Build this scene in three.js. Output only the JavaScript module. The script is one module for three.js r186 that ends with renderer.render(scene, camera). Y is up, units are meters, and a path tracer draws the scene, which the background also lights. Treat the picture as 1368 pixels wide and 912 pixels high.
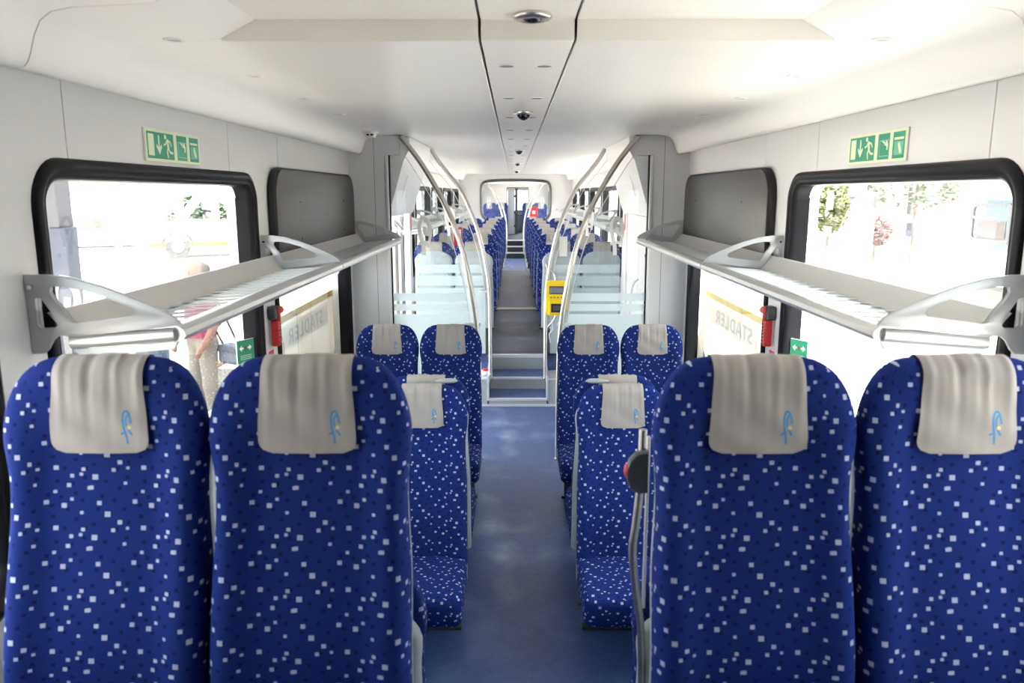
import * as THREE from 'three';
import { RoundedBoxGeometry } from 'three/addons/geometries/RoundedBoxGeometry.js';
import { mergeGeometries, mergeVertices, toCreasedNormals } from 'three/addons/utils/BufferGeometryUtils.js';
import { MarchingCubes } from 'three/addons/objects/MarchingCubes.js';
import { ImprovedNoise } from 'three/addons/math/ImprovedNoise.js';

// ------------------------------------------------------------------ camera, sky, sun, exposure
const scene = new THREE.Scene();
const renderer = new THREE.WebGLRenderer({ antialias: true });
renderer.toneMapping = THREE.LinearToneMapping;
renderer.toneMappingExposure = 1.55;
renderer.shadowMap.enabled = true;
const EYE = 2.18;                                      // camera height above the low floor (y = 0)
const camera = new THREE.PerspectiveCamera(2 * Math.atan(456 / 1046) * 180 / Math.PI, 1.5, 0.05, 300);
camera.position.set(-0.04, EYE, 0);
camera.rotation.order = 'YXZ';
camera.rotation.set(-0.187, 0.0025, 0);
camera.filmGauge = 36;
camera.focus = 5.2;
camera.userData.fStop = 4.5;
scene.add(camera);
scene.background = new THREE.Color().setRGB(4.6, 4.9, 5.2);      // even bright hazy sky
const sun = new THREE.DirectionalLight(new THREE.Color().setRGB(1, 0.95, 0.86), 62);
sun.position.set(6, 38, 14); sun.target.position.set(0, 0, -8);
sun.castShadow = true; sun.shadow.mapSize.set(2048, 2048);
Object.assign(sun.shadow.camera, { left: -45, right: 45, top: 45, bottom: -45, near: 1, far: 120 });
scene.add(sun, sun.target);

// ------------------------------------------------------------------ helpers
let seed = 12345;
const rnd = () => { seed = (seed * 1664525 + 1013904223) >>> 0; return seed / 4294967296; };
const noise = new ImprovedNoise();
const Y = (r) => EYE + r;                              // height relative to the eye -> world
const names = new Map();
function numbered(n) { const k = names.get(n) || 0; names.set(n, k + 1); return k ? n + '_' + String(k).padStart(3, '0') : n; }
function thing(name, label, category, pos = [0, 0, 0], turn = 0, group) {
  const o = new THREE.Group(); o.name = numbered(name); o.position.set(...pos); o.rotation.y = turn;
  o.userData = { label, category }; if (group) o.userData.group = group;
  scene.add(o); return o;
}
function part(name, geo, mat, parent, label) {
  const m = new THREE.Mesh(geo, mat); m.name = name; m.castShadow = m.receiveShadow = true;
  if (label) m.userData.label = label;
  parent.add(m); return m;
}
function single(name, geo, mat, label, category, group) {
  const m = new THREE.Mesh(geo, mat); m.name = numbered(name); m.castShadow = m.receiveShadow = true;
  m.userData = { label, category }; if (group) m.userData.group = group;
  scene.add(m); return m;
}
function structure(name, geo, mat, label, category) {
  const m = geo ? new THREE.Mesh(geo, mat) : new THREE.Group(); m.name = numbered(name); m.castShadow = m.receiveShadow = true;
  m.userData = { kind: 'structure', label, category }; scene.add(m); return m;
}
function copy(o, label) { const c = o.clone(); c.name = numbered(o.name.replace(/_\d{3}$/, '')); c.userData = { ...o.userData }; if (label) c.userData.label = label; scene.add(c); return c; }
const box = (x0, x1, y0, y1, z0, z1) => { const g = new THREE.BoxGeometry(Math.abs(x1 - x0), Math.abs(y1 - y0), Math.abs(z1 - z0)); g.translate((x0 + x1) / 2, (y0 + y1) / 2, (z0 + z1) / 2); return boxUV(g); };
function rbox(x0, x1, y0, y1, z0, z1, r = 0.01, s = 2) {
  const w = Math.abs(x1 - x0), h = Math.abs(y1 - y0), d = Math.abs(z1 - z0);
  const g = new RoundedBoxGeometry(w, h, d, s, Math.min(r, w / 2.01, h / 2.01, d / 2.01));
  g.translate((x0 + x1) / 2, (y0 + y1) / 2, (z0 + z1) / 2); return boxUV(g);
}
function boxUV(g) {                                    // uv in metres, by the way each face points
  if (g.index) g = g.toNonIndexed();
  const p = g.attributes.position, n = g.attributes.normal, uv = new Float32Array(p.count * 2);
  for (let i = 0; i < p.count; i += 3) {
    let ax = 0, ay = 0, az = 0;
    for (let k = 0; k < 3; k++) { ax += n.getX(i + k); ay += n.getY(i + k); az += n.getZ(i + k); }
    ax = Math.abs(ax); ay = Math.abs(ay); az = Math.abs(az);
    for (let k = 0; k < 3; k++) {
      const j = i + k, x = p.getX(j), y = p.getY(j), z = p.getZ(j);
      const q = ay >= ax && ay >= az ? [x, -z] : ax >= az ? [z, y] : [x, y];
      uv[j * 2] = q[0]; uv[j * 2 + 1] = q[1];
    }
  }
  g.setAttribute('uv', new THREE.BufferAttribute(uv, 2)); return g;
}
function remap(g, fn, flip) {                          // move every vertex, keep faces outward, new normals
  if (g.index) g = g.toNonIndexed();
  const p = g.attributes.position, v = new THREE.Vector3();
  for (let i = 0; i < p.count; i++) { v.fromBufferAttribute(p, i); const q = fn(v.x, v.y, v.z); p.setXYZ(i, q[0], q[1], q[2]); }
  if (flip) for (let i = 0; i < p.count; i += 3) for (const a of Object.values(g.attributes)) for (let c = 0; c < a.itemSize; c++) {
    const t = a.getComponent(i + 1, c); a.setComponent(i + 1, c, a.getComponent(i + 2, c)); a.setComponent(i + 2, c, t);
  }
  g.deleteAttribute('normal'); g = toCreasedNormals(g, 0.6); return boxUV(g);
}
function extrude(shape, depth, bevel = 0, seg = 10) {
  return new THREE.ExtrudeGeometry(shape, { depth, bevelEnabled: bevel > 0, bevelSize: bevel, bevelThickness: bevel, bevelSegments: 2, curveSegments: seg });
}
const onWall = (shape, side, x0, thick, bevel = 0) => remap(extrude(shape, thick, bevel), (a, b, c) => [side * (x0 + c), b, -a], side < 0);  // shape in (distance, height)
const across = (shape, d, thick, bevel = 0) => remap(extrude(shape, thick, bevel), (a, b, c) => [a, b, -d - thick + c]);                     // shape in (x, height), standing across the car
function rrectPts(x0, x1, y0, y1, r, n = 7) {
  const out = [];
  for (const [cx, cy, a0] of [[x1 - r, y1 - r, 0], [x0 + r, y1 - r, 1], [x0 + r, y0 + r, 2], [x1 - r, y0 + r, 3]])
    for (let i = 0; i <= n; i++) { const a = (a0 + i / n) * Math.PI / 2; out.push([cx + r * Math.cos(a), cy + r * Math.sin(a)]); }
  return out;
}
const path = (pts) => new THREE.Path(pts.map((p) => new THREE.Vector2(...p)));
const shapeOf = (pts, holes = []) => { const s = new THREE.Shape(pts.map((p) => new THREE.Vector2(...p))); for (const h of holes) s.holes.push(path(h)); return s; };
const rect = (x0, x1, y0, y1) => [[x0, y0], [x1, y0], [x1, y1], [x0, y1]];
function grid(nu, nv, fn, closeU = false) {            // smooth sheet; fn(i, j) -> [x, y, z, u, v]
  const pos = [], uv = [], idx = [];
  for (let j = 0; j <= nv; j++) for (let i = 0; i <= nu; i++) { const q = fn(i, j); pos.push(q[0], q[1], q[2]); uv.push(q[3], q[4]); }
  for (let j = 0; j < nv; j++) for (let i = 0; i < nu; i++) { const a = j * (nu + 1) + i, b = a + 1, c = a + nu + 1, d = c + 1; idx.push(a, b, d, a, d, c); }
  const g = new THREE.BufferGeometry();
  g.setAttribute('position', new THREE.Float32BufferAttribute(pos, 3)); g.setAttribute('uv', new THREE.Float32BufferAttribute(uv, 2)); g.setIndex(idx);
  g.computeVertexNormals();
  if (closeU) { const n = g.attributes.normal; for (let j = 0; j <= nv; j++) { const a = j * (nu + 1), b = a + nu; const x = n.getX(a) + n.getX(b), y = n.getY(a) + n.getY(b), z = n.getZ(a) + n.getZ(b), l = Math.hypot(x, y, z) || 1; n.setXYZ(a, x / l, y / l, z / l); n.setXYZ(b, x / l, y / l, z / l); } }
  return g;
}
function tube(pts, r, seg = 48, rad = 10) { const c = new THREE.CatmullRomCurve3(pts.map((p) => new THREE.Vector3(...p)), false, 'centripetal'); return new THREE.TubeGeometry(c, seg, r, rad, false); }
function rod(a, b, r, rad = 12) {
  const A = new THREE.Vector3(...a), B = new THREE.Vector3(...b), g = new THREE.CylinderGeometry(r, r, A.distanceTo(B), rad);
  g.applyQuaternion(new THREE.Quaternion().setFromUnitVectors(new THREE.Vector3(0, 1, 0), B.clone().sub(A).normalize())); g.translate((A.x + B.x) / 2, (A.y + B.y) / 2, (A.z + B.z) / 2); return g;
}
const merge = (...gs) => mergeGeometries(gs.map((g) => { g = g.index ? g.toNonIndexed() : g; for (const k of Object.keys(g.attributes)) if (!['position', 'normal', 'uv'].includes(k)) g.deleteAttribute(k); return g; }));
function ring(side, W, d0, d1, y0, y1, r, profile) {   // frame swept round a rounded window: profile of [inset, depth outward]
  const rows = profile.map(([i, x]) => rrectPts(d0 + i, d1 - i, y0 + i, y1 - i, Math.max(r - i, 0.02), 8).map(([d, y]) => [side * (W + x), y, -d]));
  const N = rows[0].length;
  return grid(N, rows.length - 1, (i, j) => { const k = side > 0 ? i % N : (N - i) % N; return [...rows[j][k], i / N, j]; }, true);
}

// ------------------------------------------------------------------ textures
function canvas(w, h, draw) { const c = document.createElement('canvas'); c.width = w; c.height = h; draw(c.getContext('2d'), w, h); const t = new THREE.CanvasTexture(c); t.colorSpace = THREE.SRGBColorSpace; t.wrapS = t.wrapT = THREE.RepeatWrapping; t.anisotropy = 8; return t; }
function noiseTexture(n, fn, srgb = true) {
  const a = new Uint8Array(n * n * 4);
  for (let y = 0; y < n; y++) for (let x = 0; x < n; x++) { const c = fn(x / n, y / n, x, y), i = (y * n + x) * 4; for (let k = 0; k < 3; k++) a[i + k] = Math.max(0, Math.min(255, c[k])); a[i + 3] = 255; }
  const t = new THREE.DataTexture(a, n, n); t.magFilter = THREE.LinearFilter; t.minFilter = THREE.LinearMipmapLinearFilter; t.generateMipmaps = true; t.wrapS = t.wrapT = THREE.RepeatWrapping;
  if (srgb) t.colorSpace = THREE.SRGBColorSpace; t.needsUpdate = true; return t;
}
const tile = (u, v, f, s) => {                         // noise that repeats over the unit square
  const a = (x, y) => noise.noise(x * f, y * f, s); const w = (1 - u) * (1 - v);
  return a(u, v) * w + a(u - 1, v) * u * (1 - v) + a(u, v - 1) * (1 - u) * v + a(u - 1, v - 1) * u * v;
};
const fabricTex = canvas(684, 456, (c, w, h) => {
  c.fillStyle = '#1d2e72'; c.fillRect(0, 0, w, h);
  for (let i = 0; i < 9000; i++) { c.fillStyle = rnd() < 0.5 ? 'rgba(20,30,95,0.16)' : 'rgba(36,64,160,0.14)'; c.fillRect(rnd() * w, rnd() * h, 3, 3); }
  const sx = w / 226, sy = h / 152;
  const sq = (x, y, s, col) => { c.fillStyle = col; for (const ox of [-w, 0, w]) for (const oy of [-h, 0, h]) c.fillRect(x * sx + ox - s * sx * 0.36, y * sy + oy - s * sy * 0.32, s * sx * 0.74, s * sy * 0.66); };
  for (const [x, y] of [[40, 22], [75, 40], [62, 70], [30, 60], [95, 12], [118, 55], [140, 22], [150, 62], [180, 28], [205, 70], [212, 12], [20, 92], [52, 105], [88, 92], [100, 125], [132, 110], [168, 92], [190, 118], [160, 140], [214, 140], [70, 142], [10, 130], [128, 82], [188, 52]]) sq(x, y, 14, '#151d52');
  for (const [x, y, s] of [[12, 11, 20], [2, 38, 15], [23, 77, 16], [45, 105, 20], [77, 125, 16], [97, 140, 11], [90, 27, 12], [115, 73, 16], [138, 139, 17], [135, 48, 12], [158, 83, 18], [170, 32, 15], [178, 67, 12], [204, 101, 12], [223, 39, 14], [202, 4, 12], [208, 143, 14], [60, 145, 14], [178, 8, 14]]) sq(x, y, s, '#b4bcd2');
});
fabricTex.repeat.set(1 / 0.19, 1 / 0.128);
const weaveTex = noiseTexture(256, (u, v, x, y) => { const k = 128 + ((x + y) % 4 < 2 ? 30 : -30) + (rnd() - 0.5) * 60; return [k, k, k]; }, false);
weaveTex.repeat.set(12, 12);
function logoStrokes(c, s, ox, oy, col, dot, lw) {      // the railway's mark: a hooked double stroke with a cross bar
  c.strokeStyle = col; c.lineCap = 'round'; c.lineJoin = 'round'; c.lineWidth = lw * s;
  const L = (pts) => { c.beginPath(); c.moveTo(ox + pts[0][0] * s, oy + pts[0][1] * s); for (let i = 1; i < pts.length - 1; i++) { const a = pts[i], b = pts[i + 1]; c.quadraticCurveTo(ox + a[0] * s, oy + a[1] * s, ox + (i === pts.length - 2 ? b[0] : (a[0] + b[0]) / 2) * s, oy + (i === pts.length - 2 ? b[1] : (a[1] + b[1]) / 2) * s); } c.stroke(); };
  L([[52, 320], [46, 240], [22, 150], [22, 40], [55, 2], [88, 40], [100, 120]]);
  L([[68, 50], [50, 70], [48, 130], [70, 190], [100, 235]]);
  L([[2, 232], [20, 222], [44, 214]]);
  if (dot) { c.fillStyle = dot; c.beginPath(); c.arc(ox + 80 * s, oy + 165 * s, 20 * s, 0, 7); c.fill(); }
}
const coverTex = canvas(512, 512, (c, w, h) => {
  c.fillStyle = '#a8a39e'; c.fillRect(0, 0, w, h);
  for (let i = 0; i < 12000; i++) { c.fillStyle = rnd() < 0.5 ? 'rgba(150,142,134,0.15)' : 'rgba(205,200,195,0.15)'; c.fillRect(rnd() * w, rnd() * h, 2, 2); }
  logoStrokes(c, 0.54, 372, 250, '#3f8cc6', '#ddd28a', 20);
});
const floorTex = noiseTexture(1024, (u, v, x, y) => {
  const big = tile(u, v, 5, 3.3) * 0.6 + tile(u, v, 11, 8.1) * 0.4, fine = tile(u, v, 60, 1.7);
  let k = 1 + fine * 0.12 + (rnd() - 0.5) * 0.22; if (rnd() < 0.012) k += 0.7;
  const dust = Math.max(0, big * 1.7 - 0.10) * (0.6 + 0.6 * Math.abs(tile(u, v, 26, 5.5)));
  return [64 * k + dust * 150, 84 * k + dust * 140, 134 * k + dust * 95];
});
floorTex.repeat.set(1 / 2.4, 1 / 2.4);
const dustyFloorTex = noiseTexture(512, (u, v) => {
  const big = tile(u, v, 4, 9.3) * 0.6 + tile(u, v, 13, 2.1) * 0.5; const k = 1 + (rnd() - 0.5) * 0.2 + big * 0.35; const st = Math.max(0, tile(u, v, 9, 4.4) - 0.25) * 40;
  return [78 * k - st, 82 * k - st, 96 * k - st];
});
dustyFloorTex.repeat.set(1 / 2.1, 1 / 2.1);
const gravelTex = noiseTexture(512, (u, v) => { const k = 178 + tile(u, v, 90, 2) * 110 + tile(u, v, 36, 7) * 70 + (rnd() - 0.5) * 50; return [k, k * 0.97, k * 0.94]; });
gravelTex.repeat.set(1 / 1.6, 1 / 1.6);
const perforTex = canvas(256, 256, (c, w, h) => { c.fillStyle = '#ffffff'; c.fillRect(0, 0, w, h); c.fillStyle = '#efeeea'; for (let i = 0; i < 16; i++) for (const y of [60, 124, 188]) { c.beginPath(); c.arc(8 + i * 16, y, 2.2, 0, 7); c.fill(); } });
perforTex.repeat.set(1 / 0.32, 1 / 0.62);

// ------------------------------------------------------------------ materials
const lin = (r, g, b) => new THREE.Color().setRGB(r, g, b);
const M = (o) => new THREE.MeshStandardMaterial(o), P = (o) => new THREE.MeshPhysicalMaterial(o);
const mat = {
  ceiling: M({ color: lin(0.87, 0.855, 0.82), roughness: 0.3, map: perforTex }),
  channel: M({ color: lin(0.87, 0.855, 0.82), roughness: 0.32 }),
  cove: M({ color: lin(0.87, 0.86, 0.84), roughness: 0.4 }),
  wall: M({ color: lin(0.70, 0.695, 0.695), roughness: 0.5 }),
  grey: M({ color: lin(0.64, 0.645, 0.66), roughness: 0.55 }),
  shellGrey: M({ color: lin(0.42, 0.46, 0.48), roughness: 0.4 }),
  rubber: P({ color: lin(0.006, 0.0065, 0.009), roughness: 0.42, specularIntensity: 0.28 }),
  black: M({ color: lin(0.008, 0.008, 0.01), roughness: 0.5 }),
  darkPanel: M({ color: lin(0.030, 0.027, 0.025), roughness: 0.42 }),
  rail: M({ color: lin(0.66, 0.66, 0.65), roughness: 0.33, metalness: 0.75 }),
  bracket: M({ color: lin(0.46, 0.475, 0.485), roughness: 0.38, metalness: 0.35 }),
  rackBack: M({ color: lin(0.62, 0.605, 0.58), roughness: 0.5, metalness: 0.2 }),
  slat: M({ color: lin(0.68, 0.71, 0.72), roughness: 0.4, metalness: 0.1 }),
  steel: M({ color: lin(0.60, 0.575, 0.54), roughness: 0.27, metalness: 0.95 }),
  chrome: M({ color: lin(0.75, 0.73, 0.7), roughness: 0.15, metalness: 1 }),
  white: M({ color: lin(0.8, 0.8, 0.8), roughness: 0.4 }),
  alu: M({ color: lin(0.70, 0.71, 0.73), roughness: 0.4, metalness: 0.4 }),
  fabric: P({ map: fabricTex, bumpMap: weaveTex, bumpScale: 0.0006, roughness: 0.95, specularIntensity: 0.2 }),
  cover: M({ map: coverTex, roughness: 0.9, side: THREE.DoubleSide }),
  floor: M({ map: floorTex, roughness: 0.36 }),
  dustyFloor: M({ map: dustyFloorTex, roughness: 0.5 }),
  riser: M({ color: lin(0.36, 0.38, 0.39), roughness: 0.6 }),
  glass: P({ color: lin(0.95, 0.97, 0.97), transmission: 1, thickness: 0, roughness: 0.0, ior: 1.5 }),
  screenGlass: P({ color: lin(0.975, 0.985, 0.985), transmission: 1, thickness: 0, roughness: 0.0, ior: 1.45, side: THREE.DoubleSide }),
  film: P({ color: lin(0.90, 0.965, 0.975), transmission: 0.55, thickness: 0, roughness: 0.85, side: THREE.DoubleSide }),
  filmClear: P({ color: lin(0.86, 0.94, 0.95), transmission: 0.75, thickness: 0, roughness: 0.6, side: THREE.DoubleSide }),
  red: M({ color: lin(0.55, 0.02, 0.025), roughness: 0.35 }),
  darkGrey: M({ color: lin(0.055, 0.06, 0.06), roughness: 0.45 }),
  yellow: M({ color: lin(0.85, 0.60, 0.01), roughness: 0.4 }),
  lens: M({ color: lin(0.01, 0.01, 0.012), roughness: 0.08 }),
  recess: M({ color: lin(0.16, 0.16, 0.16), roughness: 0.5 }),
  body: M({ color: lin(0.75, 0.75, 0.75), roughness: 0.5 }),
  emblem: M({ color: lin(0.93, 0.93, 0.93), roughness: 0.6 }),
  gravel: M({ map: gravelTex, roughness: 0.95 }),
};

// ------------------------------------------------------------------ the car: lengths are distances in front of the camera, d; z = -d
const W = 1.33, BACK = -2.7, CUT = 6.25, STEP = 7.9, PORTAL = 18.7, END = 32;
const WY0 = Y(-1.04), LOW = Y(-1.5), sill = (k) => (k === 2 ? LOW : WY0), WY1 = Y(0.087);
const CEIL = Y(0.44), CEILHI = Y(0.50), PLAT = 0.56, DECK = 0.38, TOP = 8.7;
const windows = [[0.95, 1.89], [2.13, 3.94], [4.2, 6.1], [9.2, 10.1], [10.35, 12.15], [12.4, 14.2], [14.45, 16.25], [16.5, 18.3], [19.4, 21.2], [21.5, 23.4], [27.4, 29.2], [29.5, 31.3]];
const doors = (s) => (s < 0 ? [[6.35, 8.95], [24.4, 26.0]] : [[24.4, 26.0]]);
const sideName = { '-1': 'left', '1': 'right' };
const sideWords = { '-1': 'across the aisle from the yellow validator', '1': 'on the same side as the yellow validator' };

// floor
{
  const fl = structure('floor', box(-W - 0.1, W + 0.1, -0.12, 0, -1.78, -STEP), mat.floor, 'blue speckled vinyl floor, dusty along the aisle', 'floor');
  part('floor_slab', box(-W - 0.1, W + 0.1, -0.12, 0, -18.6, -26.8), mat.floor, fl);
  const pl = structure('floor', box(-W - 0.1, W + 0.1, -0.12, PLAT, -BACK, -1.78), mat.floor, 'raised blue vinyl floor at the car end under the big seats', 'floor');
  for (let i = 0; i < 3; i++) part('step_tread', box(-0.3, 0.3, 0, PLAT - 0.14 * (i + 1), -1.78 - 0.2 * i, -1.98 - 0.2 * i), mat.floor, pl);
  const up = structure('floor', box(-W - 0.1, W + 0.1, -0.12, DECK, -TOP, -18.6), mat.dustyFloor, 'dusty grey-blue aisle floor beyond the steps', 'floor');
  part('threshold_strip', rbox(-0.34, 0.34, DECK, DECK + 0.012, -12.2, -12.38, 0.006), mat.rackBack, up);
  for (const s of [-1, 1]) { part('side_deck', box(s * 0.318, s * (W + 0.02), -0.12, DECK, -8.3, -TOP), mat.floor, up); part('podium', box(s * 0.3, s * W, 0, 0.25, -19.6, -23.4), mat.riser, up); }
  const far = structure('floor', box(-W - 0.1, W + 0.1, -0.12, EYE - 1.62, -27.3, -END - 2.5), mat.dustyFloor, 'raised floor at the far end of the train', 'floor');
  for (let i = 0; i < 3; i++) {
    const d = 26.75 + i * 0.2, h = 0.2 * (i + 1);
    part('step_tread', box(-0.32, 0.32, 0, h - 0.03, -d, -27.3), mat.black, far);
    part('step_nosing', box(-0.32, 0.32, h - 0.03, h, -d + 0.01, -27.3), mat.alu, far);
  }
  part('riser', box(-W, -0.32, 0, EYE - 1.62, -26.9, -27.3), mat.riser, far); part('riser', box(0.32, W, 0, EYE - 1.62, -26.9, -27.3), mat.riser, far);
}
// walls: inner lining and outer skin with real window and door openings, joints of the lining left open as grooves
const seams = [2.32, 3.63, 4.38, 5.92, 0.4, 8.9, 10.2, 12.3];
for (const s of [-1, 1]) {
  const holes = windows.map(([a, b], k) => rrectPts(a, b, sill(k), WY1, 0.13));
  for (const [a, b] of doors(s)) holes.push(rrectPts(a, b, 0.005, Y(-0.02), 0.03));
  const slots = seams.map((d) => rect(d - 0.0025, d + 0.0025, d > 4.1 && d < 6.2 ? Y(0.14) : WY1 + 0.012, Y(0.36)).reverse());
  const wall = structure('wall_' + sideName[s], onWall(shapeOf(rect(BACK, END + 2.5, -0.12, Y(0.52)), [...holes.map((h) => h.slice().reverse()), ...slots]), s, W, 0.03), mat.wall, 'pale grey side wall lining with windows, ' + sideWords[s], 'wall');
  for (const d of seams) part('seam_backing', box(s * (W + 0.004), s * (W + 0.01), WY1 + 0.005, Y(0.37), -d + 0.01, -d - 0.01), mat.wall, wall);
  const out = windows.map(([a, b], k) => rrectPts(a + 0.05, b - 0.05, sill(k) + 0.05, WY1 - 0.05, 0.09).reverse());
  for (const [a, b] of doors(s)) out.push(rrectPts(a, b, 0.005, Y(-0.02), 0.03).reverse());
  part('outer_skin', onWall(shapeOf(rect(BACK, END + 2.5, -0.3, Y(0.62)), out), s, W + 0.07, 0.05), mat.body, wall);
}
structure('wall_back', box(-W - 0.1, W + 0.1, -0.1, Y(0.6), -BACK, -BACK + 0.1), mat.shellGrey, 'plain grey end wall of the car behind the viewer', 'wall');

// windows: black rubber frame with a deep reveal, and the pane
const winProfile = [[-0.012, 0.0], [-0.008, -0.014], [0.006, -0.02], [0.02, -0.017], [0.03, -0.008], [0.036, -0.012], [0.048, -0.006], [0.05, 0.02], [0.053, 0.075]];
let wn = 0;
windows.forEach(([a, b], k) => {
  for (const s of [-1, 1]) {
    wn++;
    const w = structure('window_' + wn, null, null, 'black-framed car window ' + (k === 1 ? 'above the raised seats, behind the rack' : k === 2 ? 'half covered by a dark panel' : 'in the side wall') + ', ' + sideWords[s], 'window');
    part('window_frame', ring(s, W, a, b, sill(k), WY1, 0.13, winProfile), mat.rubber, w);
    part('pane', onWall(shapeOf(rrectPts(a + 0.045, b - 0.045, sill(k) + 0.045, WY1 - 0.045, 0.09)), s, W + 0.075, 0.001), mat.glass, w);
  }
});

// ceiling: lower panels with the centre channel, the higher part overhead, side coves
{
  const c = structure('ceiling', box(-W - 0.1, W + 0.1, Y(0.52), Y(0.62), -BACK, -END - 2.5), mat.body, 'white car ceiling with perforated panels and a centre channel', 'ceiling');
  for (const s of [-1, 1]) part('ceiling_panel', box(s * 0.146, s * 0.81, CEILHI, Y(0.53), -BACK, -2.44), mat.ceiling, c);
  part('channel_panel', box(-0.138, 0.138, CEILHI, Y(0.53), -BACK, -2.44), mat.channel, c);
  const cuts = [2.43, 5.1, 8.2, 11.7, 15.2, 18.7];
  for (let i = 0; i < cuts.length - 1; i++) {
    const d0 = cuts[i], d1 = cuts[i + 1] - 0.003;
    for (const s of [-1, 1]) part('ceiling_panel', rbox(s * 0.146, s * 0.9, CEIL, Y(0.53), -d0, -d1, 0.004, 1), mat.ceiling, c);
    part('channel_panel', rbox(-0.138, 0.138, CEIL + 0.002, Y(0.53), -d0, -d1, 0.004, 1), mat.channel, c);
  }
  for (const s of [-1, 1]) part('step_face', box(s * 0.146, s * 0.9, CEIL, CEILHI + 0.01, -2.426, -2.43), mat.channel, c);
  for (const s of [-1, 1]) part('gap_backing', box(s * 0.13, s * 0.154, Y(0.515), Y(0.53), -BACK, -18.7), mat.black, c);
  part('ceiling_panel', box(-W, W, Y(0.36), Y(0.53), -PORTAL - 0.1, -END), mat.cove, c);
  for (const s of [-1, 1]) {
    const prof = [[0.88, 0.53], [0.88, 0.447], [1.10, 0.437], [1.15, 0.428], [1.178, 0.408], [1.196, 0.375], [1.208, 0.338], [1.217, 0.315], [1.228, 0.302], [1.242, 0.298], [1.256, 0.301], [1.264, 0.312], [1.33, 0.316], [1.33, 0.53]];
    for (const [d0, d1] of [[BACK, 1.985], [1.99, 2.43], [2.43, CUT - 0.03], [8.0, PORTAL]]) {
      const pr = d1 < 2.5 ? [[0.80, 0.53], [0.80, 0.4995], [0.90, 0.447], ...prof.slice(2)] : prof;
      part('cove_panel', remap(extrude(shapeOf(pr.map(([x, y]) => [x, Y(y)])), d1 - d0), (x, y, z) => [s * x, y, -d0 - z], s > 0), mat.cove, c);
    }
  }
}

// ------------------------------------------------------------------ seats (built facing +z, the origin on the floor under the back)
const HT = 1.27, H0 = 0.40, SN = 4.2;
const sstep = (a, b, x) => { const t = Math.max(0, Math.min(1, (x - a) / (b - a))); return t * t * (3 - 2 * t); };
function halfWidth(h) {
  const w = 0.217 - 0.009 * Math.exp(-(((h - 0.955) / 0.13) ** 2)) + 0.006 * sstep(1.0, 1.1, h);
  const ry = 0.20, rx = 0.132, k = h - (HT - ry);
  return k > 0 ? w - rx + rx * Math.pow(Math.max(0, 1 - Math.pow(k / ry, 2.3)), 1 / 2.3) : w;
}
const thick = (h) => 0.105 - 0.033 * sstep(0.75, 1.1, h);
const capR = 0.036;
const capScale = (h) => { const k = h - (HT - capR); return k > 0 ? Math.sqrt(Math.max(0, 1 - (k / capR) ** 2)) : 1; };
const centre = (h) => -0.05 - (h - 0.42) * 0.15 + 0.018 * Math.exp(-(((h - 0.62) / 0.14) ** 2)) + 0.022 * sstep(1.0, 1.2, h);
const bolster = (x, h) => 0.04 * sstep(0.45, 0.9, Math.abs(x) / 0.222) * sstep(1.25, 1.02, h);
function frontZ(x, h) { const w = halfWidth(h); return (thick(h) / 2) * Math.pow(Math.max(0, 1 - Math.pow(Math.min(1, Math.abs(x) / w), SN)), 1 / SN); }
function backGeometry() {
  const hs = []; for (let i = 0; i <= 26; i++) hs.push(H0 + (HT - 0.20 - H0) * i / 26); for (let i = 1; i <= 11; i++) hs.push(HT - 0.20 + (0.20 - capR) * i / 11);
  for (let i = 1; i <= 7; i++) hs.push(HT - capR + capR * Math.sin(i / 7 * Math.PI / 2));
  const N = 56;
  const g = grid(N, hs.length - 1, (i, j) => {
    const h = hs[j], a = i / N * 2 * Math.PI - Math.PI / 2, c = Math.cos(a), s = Math.sin(a), w = halfWidth(h);
    const x = w * Math.sign(c) * Math.pow(Math.abs(c), 2 / SN), zz = thick(h) / 2 * Math.sign(s) * Math.pow(Math.abs(s), 2 / SN);
    const z = centre(h) + zz * capScale(h) + (s > 0 ? bolster(x, h) * Math.pow(Math.abs(s), 0.7) * capScale(h) : 0);
    const u = s > -0.2 ? x + Math.sign(x) * Math.max(0, 0.06 - zz - 0.02) * (Math.abs(x) > 0.15 ? 1 : 0) : x;
    return [x, h, z, u + 0.03, h];
  }, true);
  return g;
}
const backGeo = backGeometry();
const HW = 0.097;
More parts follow.
